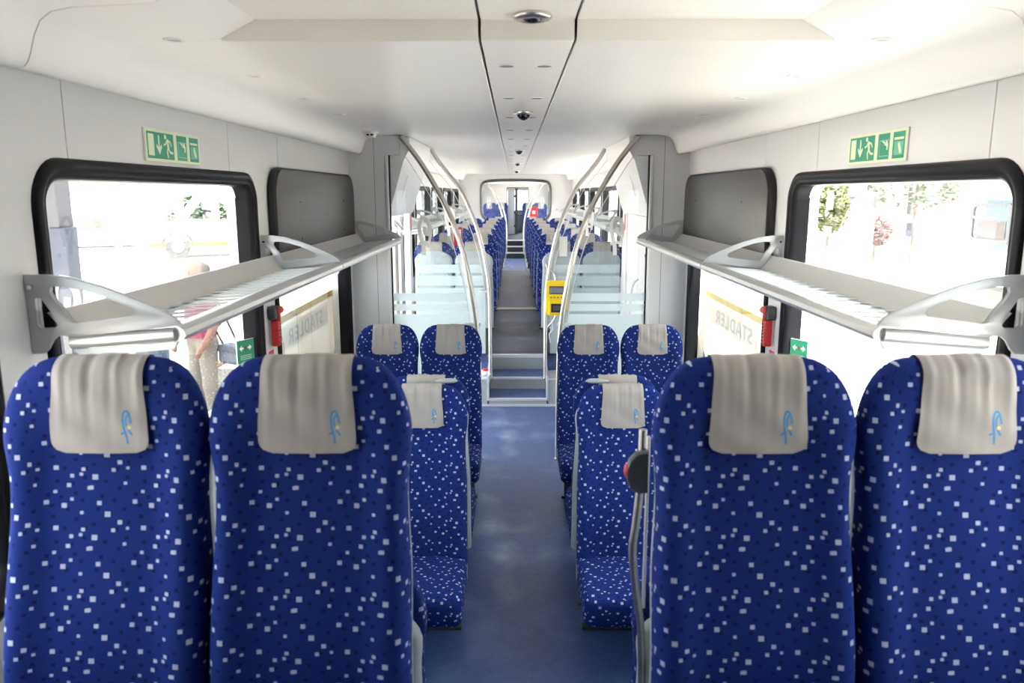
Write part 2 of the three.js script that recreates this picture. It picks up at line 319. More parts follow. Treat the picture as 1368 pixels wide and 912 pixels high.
function coverGeometry() {
  const nx = 36, nv = 44, drop = 0.2, dropBack = 0.10, k = capR * Math.PI / 2, total = dropBack + 2 * k + drop - 2 * capR;
  return grid(nx, nv, (i, j) => {
    const s = j / nv * total, t = i / nx * 2 - 1;
    let h, sgn, al;
    const b = dropBack - capR;
    if (s < b) { h = HT - capR - (b - s); sgn = -1; al = 0; }
    else if (s < b + k) { al = (s - b) / capR; h = HT - capR + capR * Math.sin(al); sgn = -1; }
    else if (s < b + 2 * k) { al = Math.PI - (s - b) / capR; h = HT - capR + capR * Math.sin(al); sgn = 1; }
    else { h = HT - capR - (s - b - 2 * k); sgn = 1; al = 0; }
    const below = sgn > 0 ? (HT - h) : 0;
    let hw = HW + 0.009 * sstep(0.0, 0.19, below);
    const r = 0.03, e = below - (drop - r); if (sgn > 0 && e > 0) hw -= r - Math.sqrt(Math.max(0, r * r - e * e));
    const x = t * hw;
    const fz = frontZ(x * 0.98, Math.min(h, HT - 0.003)) * (al ? Math.cos(al) : 1);
    const fold = (Math.sin(x * 150 + 1.3) * 0.5 + Math.sin(x * 260 + 4) * 0.35 + Math.sin(x * 85) * 0.4) * 0.0022 * (sgn > 0 ? sstep(0.17, 0.02, below) + 0.18 : 0.4) + 0.0015 * Math.sin(x * 40 + h * 60);
    const off = 0.006 + fold + (sgn > 0 ? 0.004 * sstep(0.1, 0.2, below) : 0);
    const z = centre(h) + (sgn > 0 ? bolster(x, h) * (al ? Math.cos(al) : 1) : 0) + sgn * fz + sgn * off * Math.cos(al);
    return [x, h + off * Math.sin(al), z, t * 0.5 * (hw / (HW + 0.009)) + 0.5, sgn > 0 ? 1 - below / 0.215 : 0.93 + 0.05 * Math.sin(s * 9)];
  });
}
const coverGeo = coverGeometry();
const cushionGeo = (() => {
  let g = new RoundedBoxGeometry(0.432, 0.165, 0.47, 6, 0.045); const p = g.attributes.position;
  for (let i = 0; i < p.count; i++) {
    let x = p.getX(i), y = p.getY(i), z = p.getZ(i);
    if (y > 0) y += 0.012 * sstep(0.1, 0.21, Math.abs(x)) - 0.012 + 0.012 * sstep(0.0, 0.2, z);
    if (y < 0) z -= 0.035 * sstep(0, 0.25, z) * sstep(0, -0.08, y);
    p.setXYZ(i, x, y, z);
  }
  g = g.toNonIndexed(); g.computeVertexNormals(); g = toCreasedNormals(g, 0.9); g.translate(0, 0.375, 0.19); return boxUV(g);
})();
const shellGeo = (() => {                              // grey plastic back shell: rounded pan behind the cushion
  const hs = []; for (let i = 0; i <= 16; i++) hs.push(0.3 + 0.74 * i / 16); for (let i = 1; i <= 8; i++) hs.push(1.04 + 0.14 * Math.sin(i / 8 * Math.PI / 2));
  return grid(24, hs.length - 1, (i, j) => {
    const h = hs[j], e = h - 1.04, w = (halfWidth(Math.min(h, 1.06)) - 0.003) * (e > 0 ? Math.sqrt(Math.max(0.0, 1 - (e / 0.1401) ** 2)) * 0.5 + 0.5 * Math.sqrt(Math.max(0, 1 - (e / 0.1401) ** 4)) : 1);
    const t = i / 24 * 2 - 1, x = w * Math.sign(t) * Math.min(1, Math.abs(t) * 1.12), edge = sstep(0.86, 1, Math.abs(t));
    const bulge = 0.02 * (1 - t * t) * sstep(1.18, 1.0, h);
    return [x, h, centre(h) - thick(h) / 2 - 0.012 - bulge * 0.6 + edge * 0.05 + sstep(1.06, 1.18, h) * 0.006, x, h];
  });
})();
const shellRimGeo = (() => { const pts = []; for (let i = 0; i <= 14; i++) { const h = 0.36 + 0.5 * i / 14; pts.push([-halfWidth(h) + 0.035, h, centre(h) - thick(h) / 2 - 0.024]); } for (let i = 0; i <= 12; i++) { const a = Math.PI * i / 12, w = halfWidth(0.86) - 0.035; const h = 0.86 + 0.13 * Math.sin(a); pts.push([-w * Math.cos(a), h, centre(h) - thick(h) / 2 - 0.022]); } for (let i = 0; i <= 14; i++) { const h = 0.86 - 0.5 * i / 14; pts.push([halfWidth(h) - 0.035, h, centre(h) - thick(h) / 2 - 0.024]); } return tube(pts, 0.006, 60, 6); })();
const handleGeo = (() => { const g = new THREE.SphereGeometry(1, 20, 12); const p = g.attributes.position; for (let i = 0; i < p.count; i++) { const x = p.getX(i); p.setXYZ(i, x * 0.058, p.getY(i) * 0.016 * (0.75 + 0.25 * x), p.getZ(i) * 0.022); } g.computeVertexNormals(); return g; })();
const frameGeo = rbox(-0.19, 0.19, 0.265, 0.30, -0.14, 0.18, 0.012), legGeo = rbox(-0.16, 0.16, 0, 0.29, -0.15, -0.11, 0.015), footGeo = rbox(-0.18, 0.18, 0.0, 0.02, -0.16, -0.10, 0.008);
const stripGeo = rbox(-0.012, 0.012, 0.3, 1.0, -0.05, -0.012, 0.008);
function makeSeat(name, handle) {
  const t = thing(name, '', 'seat');
  part('backrest', backGeo, mat.fabric, t, 'navy blue fabric with scattered pale squares');
  part('head_cover', coverGeo, mat.cover, t, 'beige cloth cover with a blue emblem');
  part('seat_cushion', cushionGeo, mat.fabric, t);
  const sh = part('back_shell', shellGeo, mat.shellGrey, t, 'grey plastic shell');
  part('shell_rib', shellRimGeo, mat.shellGrey, sh);
  part('seat_frame', frameGeo, mat.darkGrey, t); part('leg', legGeo, mat.darkGrey, t); part('foot_plate', footGeo, mat.darkGrey, t);
  if (handle) { const g = part('grab_handle', handleGeo, mat.shellGrey, t, 'pale grey plastic grab handle'); g.position.set(handle * 0.105, HT - 0.012, centre(HT) - 0.062); g.rotation.y = handle > 0 ? 0 : Math.PI; }
  return t;
}
const protos = { 0: makeSeat('train_seat', 0), 1: makeSeat('train_seat', 1), '-1': makeSeat('train_seat', -1) };
const used = {};
function seat(x, floor, d, facing, handle, label, group) { // d: distance of the head front for rows facing us, or of the head for rows facing away
  const key = handle || 0, o = used[key] ? copy(protos[key]) : protos[key]; used[key] = true;
  o.position.set(x, floor, -d); o.rotation.set(0, facing > 0 ? 0 : Math.PI, 0); o.userData = { label, category: 'seat', group }; return o;
}
const XA = 0.484, XW = 0.930;
function row(d, floor, facing, where, group) {
  for (const s of [-1, 1]) for (const inner of [1, 0]) {
    const h = facing < 0 && inner ? s : 0;              // handle sits on the aisle side (local x is turned round)
    seat(s * (inner ? XA : XW), floor, d, facing, h, `blue ${inner ? 'aisle' : 'window'} seat ${where}, ${s > 0 ? 'validator side' : 'side without validator'}`, group);
  }
}
row(1.515, PLAT, 1, 'on the raised end floor', 'seats on the raised end floor');
row(1.99, 0, -1, 'backing onto the raised seats', 'low seats behind the raised seats');
row(3.53, 0, 1, 'of the low row facing the raised seats', 'low row facing the raised seats');
row(4.03, 0, -1, 'turned to the row by the glass screen', 'low row turned to the glass screen');
row(5.28, 0, 1, 'facing the low rows before the glass screen', 'row in front of the glass screen');
const nth = ['first', 'second', 'third', 'fourth', 'fifth'];
row(8.86, DECK, -1, 'with grey shell right behind the steps', 'first seats behind the steps');
for (let k = 0; k < 5; k++) {
  row(10.3 + k * 1.62, DECK, 1, `facing the steps, ${nth[k]} bay beyond them`, 'far saloon seats facing the steps');
  row(10.80 + k * 1.62, DECK, -1, `turned to the portal, ${nth[k]} bay beyond steps`, 'far saloon seats turned to the portal');
}
row(20.4, 0.25, 1, 'first beyond the portal', 'seats beyond the portal'); row(22.3, 0.25, 1, 'second row beyond the portal', 'seats beyond the portal');
row(28.4, EYE - 1.62, 1, 'at the top of the far steps', 'seats by the far door'); row(30.3, EYE - 1.62, 1, 'nearest the far cab door', 'seats by the far door');

// ------------------------------------------------------------------ luggage racks
const S1 = 0.000347, bx = (cx, cy) => { const k = cx - 0.15 * (cy - 165) * (1 - (cx - 40) / 1150); return [(k - 40) * S1, -(cy - 165) * S1]; };
const bracketShape = (() => {
  const o = [[40, 165], [200, 166], [400, 190], [600, 245], [790, 315], [950, 385], [1085, 448], [1150, 490], [1192, 545], [800, 590], [400, 636], [345, 622], [290, 628], [255, 665], [225, 735], [200, 762], [130, 765]].map((p) => bx(...p));
  const h1 = [[240, 250], [330, 248], [480, 275], [640, 325], [760, 375], [845, 415], [862, 450], [840, 480], [640, 508], [440, 533], [405, 525], [340, 425], [270, 350], [236, 295]].map((p) => bx(...p));
  const h2 = [[128, 345], [150, 332], [175, 342], [240, 430], [295, 515], [300, 550], [280, 568], [185, 572], [155, 548]].map((p) => bx(...p));
  return shapeOf(o, [h1, h2]);
})();
const BT = Y(-0.212);                                   // top of the brackets
function rack(s, d0, d1, brackets, label, group, detail = true) {
  const t = thing('luggage_rack', label, 'luggage rack', [0, 0, 0], 0, group);
  for (const d of brackets) {
    const b = part('bracket', remap(extrude(bracketShape, 0.012, 0.002), (a, y, z) => [s * (W - 0.003 - a), BT + y, -d - z], s > 0), mat.bracket, t, 'grey curved bracket with cut-outs');
    part('screw', rod([s * (W - 0.02), BT - 0.03, -d - 0.02], [s * (W - 0.02), BT - 0.03, -d + 0.012], 0.006, 10), mat.chrome, b);
    part('wall_plate', rbox(s * (W - 0.022), s * (W - 0.001), BT - 0.2, BT, -d - 0.012, -d - 0.03, 0.004, 1), mat.bracket, b);
  }
  const L = d1 - d0;
  part('back_panel', remap(extrude(shapeOf([[1.275, Y(-0.312)], [1.283, Y(-0.312)], [1.225, Y(-0.388)], [1.215, Y(-0.384)]]), L), (x, y, z) => [s * x, y, -d0 - z], s > 0), mat.rackBack, t, 'taupe grey upright back panel');
  const n = Math.round(L / 0.1);
  const sl = remap(extrude(shapeOf([[0, 0.006], [0.088, -0.008], [0.088, -0.013], [0, 0.0]]), 0.255), (a, y, z) => [s * (1.222 - z), Y(-0.384) + y + z * 0.07, -a], s < 0);
  for (let i = 0; i < n; i++) { const m = part('slat', sl, mat.slat, t); m.position.z = -d0 - 0.006 - i * L / n; }
  const fr = [[0.985, -0.362], [0.975, -0.352], [0.955, -0.347], [0.935, -0.350], [0.922, -0.360], [0.918, -0.374], [0.926, -0.387], [0.945, -0.394], [0.985, -0.392]];
  part('front_rail', remap(extrude(shapeOf(fr.map(([x, y]) => [x, Y(y)])), L), (x, y, z) => [s * x, y, -d0 - z], s > 0), mat.rail, t, 'rounded aluminium front rail');
  part('rear_rail', rbox(s * 1.2, s * 1.235, Y(-0.40), Y(-0.386), -d0, -d1, 0.004, 1), mat.rail, t);
  part('end_rail', rod([s * 0.945, Y(-0.37), -d0 - 0.002], [s * 1.225, Y(-0.392), -d0 - 0.002], 0.019, 14), mat.rail, t);
  part('end_panel', remap(extrude(shapeOf([[0.94, Y(-0.39)], [1.22, Y(-0.412)], [1.2, Y(-0.43)], [0.95, Y(-0.41)]]), 0.012), (x, y, z) => [s * x, y, -d0 - z + 0.006], s > 0), mat.slat, t);
  return t;
}
for (const s of [-1, 1]) {
  rack(s, 2.06, 4.03, [2.05, 4.0], 'luggage rack section above the raised seats, ' + sideWords[s]);
  rack(s, 4.045, 6.2, [6.195], 'luggage rack section under the dark panel, ' + sideWords[s]);
}
for (const s of [-1, 1]) for (let k = 0; k < 5; k++) rack(s, 8.3 + k * 2.02, 10.29 + k * 2.02, [8.34 + k * 2.02], 'luggage rack section in the far saloon, ' + (s > 0 ? 'validator side' : 'side without validator'), 'far saloon luggage racks');

// ------------------------------------------------------------------ dark upper panels, signs, hammers, stickers
mat.sheet = P({ color: lin(0.8, 0.765, 0.71), transmission: 0.5, roughness: 0.9, thickness: 0 });
const bannerTex = canvas(1024, 132, (c, w, h) => { c.fillStyle = new THREE.Color().setRGB(0.8, 0.765, 0.71).getStyle(); c.fillRect(0, 0, w, h); c.fillStyle = '#98a3b0'; c.font = 'bold 120px sans-serif'; c.textAlign = 'center'; c.textBaseline = 'middle'; c.setTransform(-1.62, 0, 0, 1, w / 2, h / 2 + 6); c.fillText('STADLER', 0, 0); });
function signTexture(mirror) {
  return canvas(1024, 256, (c, w, h) => {
    if (mirror) { c.translate(w, 0); c.scale(-1, 1); }
    const pale = '#dfe8c4', green = '#1f9272';
    c.fillStyle = pale; c.fillRect(0, 0, w, h); c.fillStyle = green;
    c.fillRect(28, 22, 470, 212); c.fillRect(556, 22, 196, 212); c.fillRect(806, 22, 190, 212);
    c.fillStyle = pale; c.fillRect(50, 40, 96, 172);
    const arrow = () => { c.beginPath(); c.moveTo(222, 45); c.lineTo(242, 45); c.lineTo(244, 140); c.lineTo(276, 112); c.lineTo(280, 140); c.lineTo(236, 200); c.lineTo(188, 142); c.lineTo(190, 112); c.lineTo(222, 140); c.fill(); }; arrow();
    c.beginPath(); c.arc(350, 50, 20, 0, 7); c.fill();
    c.lineCap = 'round'; c.lineJoin = 'round'; c.strokeStyle = pale;
    const L = (lw, ...p) => { c.lineWidth = lw; c.beginPath(); c.moveTo(p[0], p[1]); for (let i = 2; i < p.length; i += 2) c.lineTo(p[i], p[i + 1]); c.stroke(); };
    L(34, 385, 82, 395, 128); L(16, 376, 78, 350, 108, 322, 116); L(16, 396, 78, 436, 90, 452, 118); L(20, 396, 140, 424, 172, 470, 178); L(20, 390, 140, 372, 172, 384, 214);
    c.strokeStyle = '#8fcbb4'; L(6, 585, 78, 585, 206, 735, 206); L(6, 585, 78, 735, 78); c.strokeStyle = pale;
    L(26, 700, 92, 716, 120); L(20, 716, 120, 712, 150); L(16, 660, 92, 690, 118); L(10, 628, 82, 650, 96); c.strokeStyle = '#c66a5a'; L(10, 650, 116, 664, 112);
    c.fillStyle = pale; c.fillRect(826, 66, 150, 20); c.fillStyle = '#6cb59a'; c.fillRect(832, 100, 140, 108); c.strokeStyle = pale; L(34, 905, 130, 930, 180); L(16, 905, 112, 905, 130);
  });
}
const signTexR = signTexture(false);
const uvSign = (s) => { const g = new THREE.PlaneGeometry(0.48, 0.112); return g; };
for (const s of [-1, 1]) {
  const side = s > 0 ? 'validator side' : 'side without validator';
  const t = thing('exit_sign', 'green and pale exit pictogram sign above the window, ' + side, 'sign', [s * (W - 0.004), Y(0.169), -3.04], -s * Math.PI / 2);
  part('sign_plate', rbox(-0.242, 0.242, -0.058, 0.058, -0.003, 0.002, 0.002, 1), mat.white, t);
  const pr = part('print', uvSign(s), M({ map: signTexR, roughness: 0.45 }), t); pr.position.z = 0.0035;
  // dark panel over the upper half of the second window
  const p = thing('dark_panel', 'dark grey rounded panel over the upper window, ' + side, 'panel', [0, 0, 0]);
  part('panel_face', onWall(shapeOf(rrectPts(4.16, 6.17, Y(-0.5), Y(0.122), 0.14)), s, W - 0.045, 0.004, 0.004), mat.darkPanel, p);
  part('panel_edge', onWall(shapeOf(rrectPts(4.15, 6.18, Y(-0.51), Y(0.132), 0.15)), s, W - 0.036, 0.028, 0.004), mat.black, p, 'black rubber edge');
  for (const [d, y] of [[4.62, -0.05], [4.62, -0.26], [5.78, -0.05], [5.78, -0.26]]) part('screw', rod([s * (W - 0.044), Y(y), -d], [s * (W - 0.052), Y(y), -d], 0.006, 8), mat.black, p);
  // emergency hammer
  const h = thing('emergency_hammer', 'red emergency hammer in a grey holder between the windows, ' + side, 'hammer', [s * (W - 0.001), Y(-0.58), -4.07], -s * Math.PI / 2);
  const k = -s;                                        // local x runs along the car
  part('holder', rbox(-0.035, 0.035, -0.075, 0.0, 0.0, 0.05, 0.014, 3), mat.darkGrey, h, 'dark grey plastic holder');
  part('handle', rbox(-0.02, 0.02, -0.215, -0.075, 0.012, 0.052, 0.008, 2), mat.red, h);
  for (let i = 0; i < 7; i++) part('grip_rib', rbox(-0.022, 0.022, -0.2 + i * 0.018, -0.193 + i * 0.018, 0.046, 0.056, 0.002, 1), mat.red, h);
  part('hammer_head', rod([-0.005, -0.02, 0.06], [0.005, -0.02, 0.06], 0.02, 12), mat.red, h);
  part('neck', rbox(-0.008, 0.008, -0.08, -0.01, 0.045, 0.062, 0.005, 1), mat.red, h);
  const st = single('hammer_sticker', onWall(shapeOf(rrectPts(4.03, 4.11, Y(-0.90), Y(-0.82), 0.006)), s, W - 0.004, 0.003), M({ map: canvas(128, 128, (c) => { c.fillStyle = '#d0314a'; c.fillRect(0, 0, 128, 128); c.strokeStyle = '#f6e6e6'; c.lineWidth = 14; c.beginPath(); c.moveTo(30, 96); c.lineTo(70, 40); c.moveTo(50, 34); c.lineTo(92, 60); c.stroke(); }), roughness: 0.5 }), 'small red square sticker under the hammer, ' + side, 'sticker');
  { const g = st.geometry, q = g.attributes.position; for (let i = 0; i < q.count; i++) g.attributes.uv.setXY(i, s * (-q.getZ(i) - 4.07) / 0.08 + 0.5, (q.getY(i) - Y(-0.90)) / 0.08); }
  // green exit sticker standing off the pane
  const gs = thing('exit_sticker', 'small green arrow sticker on the window pane, ' + side, 'sticker', [s * (W + 0.05), Y(-0.775), -3.83], -s * (Math.PI / 2 - 0.5));
  part('sticker_back', rbox(-0.055, 0.055, -0.06, 0.06, -0.004, 0, 0.002, 1), M({ color: lin(0.55, 0.68, 0.68), roughness: 0.5 }), gs);
  const gp = part('print', new THREE.PlaneGeometry(0.105, 0.115), M({ map: canvas(256, 256, (c) => { c.fillStyle = '#1f8a66'; c.fillRect(0, 0, 256, 256); c.fillStyle = '#e6f0e8'; for (const m of [0, 1]) { c.save(); if (m) { c.translate(256, 0); c.scale(-1, 1); } c.beginPath(); c.moveTo(30, 90); c.lineTo(70, 55); c.lineTo(70, 80); c.lineTo(96, 80); c.lineTo(96, 100); c.lineTo(70, 100); c.lineTo(70, 125); c.fill(); c.restore(); } c.fillStyle = '#7a4a32'; c.fillRect(110, 70, 36, 46); c.fillStyle = '#bcd8cc'; for (const y of [170, 190, 210]) c.fillRect(40, y, 176, 7); }), roughness: 0.5 }), gs); gp.position.z = 0.001;
  // banner outside the second window, its lettering seen from behind
  const b = thing('window_banner', 'cream banner reading STADLER backwards outside window, ' + (s > 0 ? 'validator side' : 'side without validator'), 'banner', [s * (W + 0.135), Y(-1.52), -5.19], -s * Math.PI / 2);
  const far = -s;                                      // the car's far end lies on this side of local x
  part('sheet', rbox(-0.95, 0.95, 0, 0.78, -0.006, 0, 0.002, 1), mat.sheet, b, 'cream sheet');
  part('border', merge(box(-0.95, 0.95, 0.735, 0.78, 0.0, 0.003), box(-0.95, -0.915, 0, 0.735, 0.0, 0.003), box(0.915, 0.95, 0, 0.735, 0, 0.003)), M({ color: lin(0.72, 0.5, 0.1), roughness: 0.7 }), b, 'yellow border');
  const bt = part('lettering', new THREE.PlaneGeometry(1.16, 0.15), P({ map: bannerTex, roughness: 0.9, transmission: 0.5, thickness: 0 }), b); bt.position.set(far * 0.12, 0.63, 0.002);
  part('corner_patch', extrude(shapeOf(far > 0 ? [[0.4, 0], [0.91, 0], [0.91, 0.3]] : [[-0.4, 0], [-0.91, 0.3], [-0.91, 0]]), 0.003), M({ color: lin(0.36, 0.44, 0.55), roughness: 0.8 }), b, 'blue-grey corner patch');
}
// ceiling fittings
for (const s of [-1, 1]) for (let k = 0; k < 5; k++) {
  const d = [2.4, 3.12, 3.84, 4.6, 5.4][k];
  const t = thing('cove_spot', 'small recessed chrome downlight in the cove, ' + sideWords[s], 'downlight', [s * 1.03, Y(0.4405), -d], 0, 'cove downlights ' + sideWords[s]);
  part('rim', new THREE.TorusGeometry(0.026, 0.006, 8, 24).rotateX(Math.PI / 2), mat.white, t); part('reflector', new THREE.CylinderGeometry(0.024, 0.02, 0.006, 20), mat.steel, t);
}
for (let k = 0; k < 16; k++) for (const s of [-1, 1]) {
  const d = 2.89 + k * 0.95;
  const t = thing('channel_spot', 'oval recessed fitting in the centre ceiling channel', 'ceiling fitting', [s * 0.066, CEIL + 0.001, -d], 0, 'oval fittings along the ceiling channel');
  part('rim', new THREE.TorusGeometry(0.027, 0.003, 6, 20).rotateX(Math.PI / 2), mat.alu, t); part('recess', new THREE.CylinderGeometry(0.026, 0.026, 0.004, 20), mat.recess, t);
}
for (const [d, y, gold] of [[2.36, CEILHI, 1], [4.46, CEIL, 0], [8.3, CEIL, 0], [11.8, CEIL, 0], [16, CEIL, 0]]) {
  const t = thing('camera_dome', gold ? 'round ceiling fitting with pale metal rim overhead' : 'black camera dome with chrome ring in the ceiling channel', gold ? 'ceiling fitting' : 'camera', [0.012, y, -d], 0, gold ? undefined : 'camera domes along the channel');
  part('ring', new THREE.LatheGeometry([[0.052, 0.001], [0.058, -0.006], [0.052, -0.014], [0.036, -0.018], [0.03, -0.012]].map((p) => new THREE.Vector2(...p)), 32), gold ? mat.steel : mat.chrome, t);
  part('dome', new THREE.SphereGeometry(gold ? 0.026 : 0.036, 24, 12, 0, 6.3, Math.PI / 2, Math.PI / 2).scale(1, gold ? 0.5 : 0.95, 1).translate(0, -0.012, 0), mat.lens, t);
}
{
  const t = thing('smoke_detector', 'white smoke detector with dark slots on the cove', 'detector', [-1.08, Y(0.438), -5.85]);
  part('base', new THREE.CylinderGeometry(0.06, 0.06, 0.012, 28).translate(0, -0.006, 0), mat.white, t); part('head', new THREE.CylinderGeometry(0.05, 0.034, 0.03, 28).translate(0, -0.027, 0), mat.white, t);
  for (const x of [-0.012, 0.018]) part('slot', rbox(x - 0.01, x + 0.01, -0.03, -0.018, 0.042, 0.05, 0.002, 1), mat.black, t);
}

// ------------------------------------------------------------------ glass screens, arched poles, vestibule
const arch1 = [[0.917, 0.43], [0.86, 0.36], [0.77, 0.24], [0.66, 0.06], [0.56, -0.13], [0.455, -0.42], [0.375, -0.80], [0.335, -1.15], [0.325, -1.5], [0.325, -2.18]];
const arch2 = [[0.86, 0.43], [0.80, 0.33], [0.70, 0.20], [0.589, 0.06], [0.50, -0.12], [0.42, -0.32], [0.34, -0.63], [0.295, -0.95], [0.285, -1.3], [0.285, -1.9]];
const curveAt = (arch, y) => { for (let i = 0; i < arch.length - 1; i++) if (y <= arch[i][1] && y >= arch[i + 1][1]) { const t = (y - arch[i][1]) / (arch[i + 1][1] - arch[i][1]); return arch[i][0] + t * (arch[i + 1][0] - arch[i][0]); } return arch[arch.length - 1][0]; };
function screenShape(s, arch, gap, x1, y0, y1) {
  const pts = []; const n = 24;
  for (let i = 0; i <= n; i++) { const y = y0 + (y1 - y0) * i / n; pts.push([s * Math.min(x1 - 0.005, curveAt(arch, y) + gap * (1 + 0.8 * sstep(-0.9, 0.2, y))), Y(y)]); }
  pts.push([s * x1, Y(y1)], [s * x1, Y(y0)]); if (s > 0) pts.reverse(); return shapeOf(pts);
}
function logoGeo(h, t) {                                // the mark as flat strokes cut from film
  const k = h / 330, L = (p, r) => { const g = tube(p.map(([x, y]) => [(x - 50) * k, (160 - y) * k, 0]), r * k, 30, 8); g.scale(1, 1, 0.05); return g; };
  return merge(L([[52, 320], [48, 240], [26, 150], [24, 50], [60, 4], [100, 45], [108, 110], [84, 150], [66, 120], [72, 84]], 17), L([[100, 60], [116, 120], [104, 190], [100, 250]], 12), L([[10, 226], [44, 214], [110, 214]], 12));
}
for (const s of [-1, 1]) {
  const side = s > 0 ? 'validator side' : 'side without validator';
  // grey bulkhead
  const bk = structure('trim_' + (s < 0 ? 1 : 2), across(shapeOf(rect(Math.min(s * 1.04, s * W), Math.max(s * 1.04, s * W), 0, Y(0.5))), CUT, 0.05), mat.grey, 'grey bulkhead beside the glass screen, ' + side, 'bulkhead');
  part('header_block', box(s * 0.93, s * 1.04, Y(0.292), Y(0.44), -CUT, -CUT - 0.05), mat.grey, bk); part('post', rbox(s * 1.02, s * 1.045, 0, Y(0.292), -CUT + 0.012, -CUT - 0.05, 0.005, 1), mat.alu, bk); part('seal', box(s * 1.012, s * 1.02, 0, Y(0.292), -CUT - 0.005, -CUT - 0.045), mat.rubber, bk);
  part('joint', box(s * 1.13, s * 1.133, 0, Y(0.44), -CUT + 0.001, -CUT - 0.01), mat.darkGrey, bk);
  const filmBands = (t, arch, gap, x1, d, bands, m = mat.film) => { for (const [a, b] of bands) part('film_band', across(screenShape(s, arch, gap, x1, a, b), d, 0.0015), m, t, 'frosted pale blue film'); };
  const g1 = thing('glass_screen', 'clear glass screen with white emblem behind the low seats, ' + side, 'glass screen', [0, 0, 0]);
  part('pane', across(screenShape(s, arch1, 0.05, 1.012, -2.05, 0.29), CUT + 0.02, 0.001), mat.screenGlass, g1);
  part('edge_strip', tube(arch1.slice(1, 9).map(([x, y]) => [s * (curveAt(arch1, y) + 0.05 * (1 + 0.8 * sstep(-0.9, 0.2, y))), Y(y), -CUT - 0.02]), 0.003, 40, 6), mat.white, g1);
  filmBands(g1, arch1, 0.05, 1.012, CUT + 0.016, [[-0.855, -0.79], [-0.935, -0.877], [-2.05, -0.96]]);
  const lg = part('emblem', logoGeo(0.31), mat.emblem, g1, 'white emblem'); lg.position.set(s * 0.762, Y(-0.335), -CUT - 0.016);
  const g2 = thing('glass_screen', 'clear glass screen with white emblem beside the steps, ' + side, 'glass screen', [0, 0, 0]);
  part('pane', across(screenShape(s, arch2, 0.05, 1.04, -1.64, 0.27), STEP + 0.1, 0.001), mat.screenGlass, g2);
  part('edge_strip', tube(arch2.slice(1, 9).map(([x, y]) => [s * (curveAt(arch2, y) + 0.05 * (1 + 0.8 * sstep(-0.9, 0.2, y))), Y(y), -STEP - 0.1]), 0.003, 40, 6), mat.white, g2);
  filmBands(g2, arch2, 0.05, 1.04, STEP + 0.096, [[-0.80, -0.715], [-0.93, -0.83], [-1.64, -0.955]], mat.filmClear);
  const lg2 = part('emblem', logoGeo(0.29), mat.emblem, g2, 'white emblem'); lg2.position.set(s * 0.70, Y(-0.285), -STEP - 0.096);
  const p1 = thing('arched_pole', 'curved steel grab pole in front of the vestibule, ' + side, 'pole', [0, 0, 0]);
  part('pole', tube(arch1.map(([x, y]) => [s * x, Y(y), -CUT + 0.01]), 0.021, 90, 14), mat.steel, p1); part('floor_flange', new THREE.CylinderGeometry(0.035, 0.035, 0.012, 20).translate(s * 0.325, 0.006, -CUT + 0.01), mat.steel, p1);
  part('clamp', rbox(s * 0.31, s * 0.44, Y(-1.06), Y(-1.035), -CUT - 0.005, -CUT - 0.03, 0.005, 1), mat.alu, p1);
  const p2 = thing('arched_pole', 'curved steel grab pole beside the steps, ' + side, 'pole', [0, 0, 0]);
  part('pole', tube(arch2.map(([x, y]) => [s * x, Y(y), -STEP - 0.05]), 0.021, 90, 14), mat.steel, p2); part('clamp', rbox(s * 0.285, s * 0.4, Y(-1.0), Y(-0.975), -STEP - 0.06, -STEP - 0.11, 0.005, 1), mat.alu, p2);
  part('floor_flange', rbox(s * 0.25, s * 0.32, Y(-1.9), Y(-1.885), -STEP - 0.02, -STEP - 0.08, 0.006, 1), mat.steel, p2);
  // door header cover
  const hc = thing('door_cover', 'white sloping cover above the entrance door, ' + side, 'door cover', [0, 0, 0]);
  part('cover_panel', remap(extrude(shapeOf([[0.86, Y(0.435)], [0.86, Y(0.34)], [0.91, Y(0.25)], [1.03, Y(-0.15)], [1.045, Y(-0.185)], [1.058, Y(-0.185)], [1.058, Y(0.435)]]), 1.56), (x, y, z) => [s * x, y, -CUT - 0.06 - z], s > 0), mat.white, hc);
  const tx = part('print', new THREE.PlaneGeometry(0.05, 0.20), M({ map: canvas(64, 256, (c) => { c.fillStyle = '#d8d8d8'; c.fillRect(0, 0, 64, 256); c.fillStyle = '#8d8f92'; for (let i = 0; i < 14; i++) c.fillRect(16 + (i % 3) * 4, 8 + i * 17, 30 - (i % 4) * 5, 11); }), roughness: 0.5 }), hc);
  tx.position.set(s * 0.9667, Y(0.06), -6.75); tx.lookAt(s * 0.9667 - s * 0.40, Y(0.06) - 0.12, -6.75); tx.position.x -= s * 0.003;
  // entrance door, set back to the line of the bulkhead
  const dr = structure('door_' + (s < 0 ? 1 : 2), null, null, (s > 0 ? 'closed' : 'open') + ' white entrance doorway behind the glass screen, ' + side, 'door');
  const X = 1.06;
  part('door_post', rbox(s * X, s * (X + 0.06), 0, Y(-0.18), -6.31, -6.43, 0.01), mat.white, dr); part('door_post', rbox(s * X, s * (X + 0.06), 0, Y(-0.18), -7.76, -7.9, 0.01), mat.white, dr);
  part('header', box(s * (X + 0.005), s * W, Y(-0.19), Y(0.43), -6.31, -7.9), mat.white, dr);
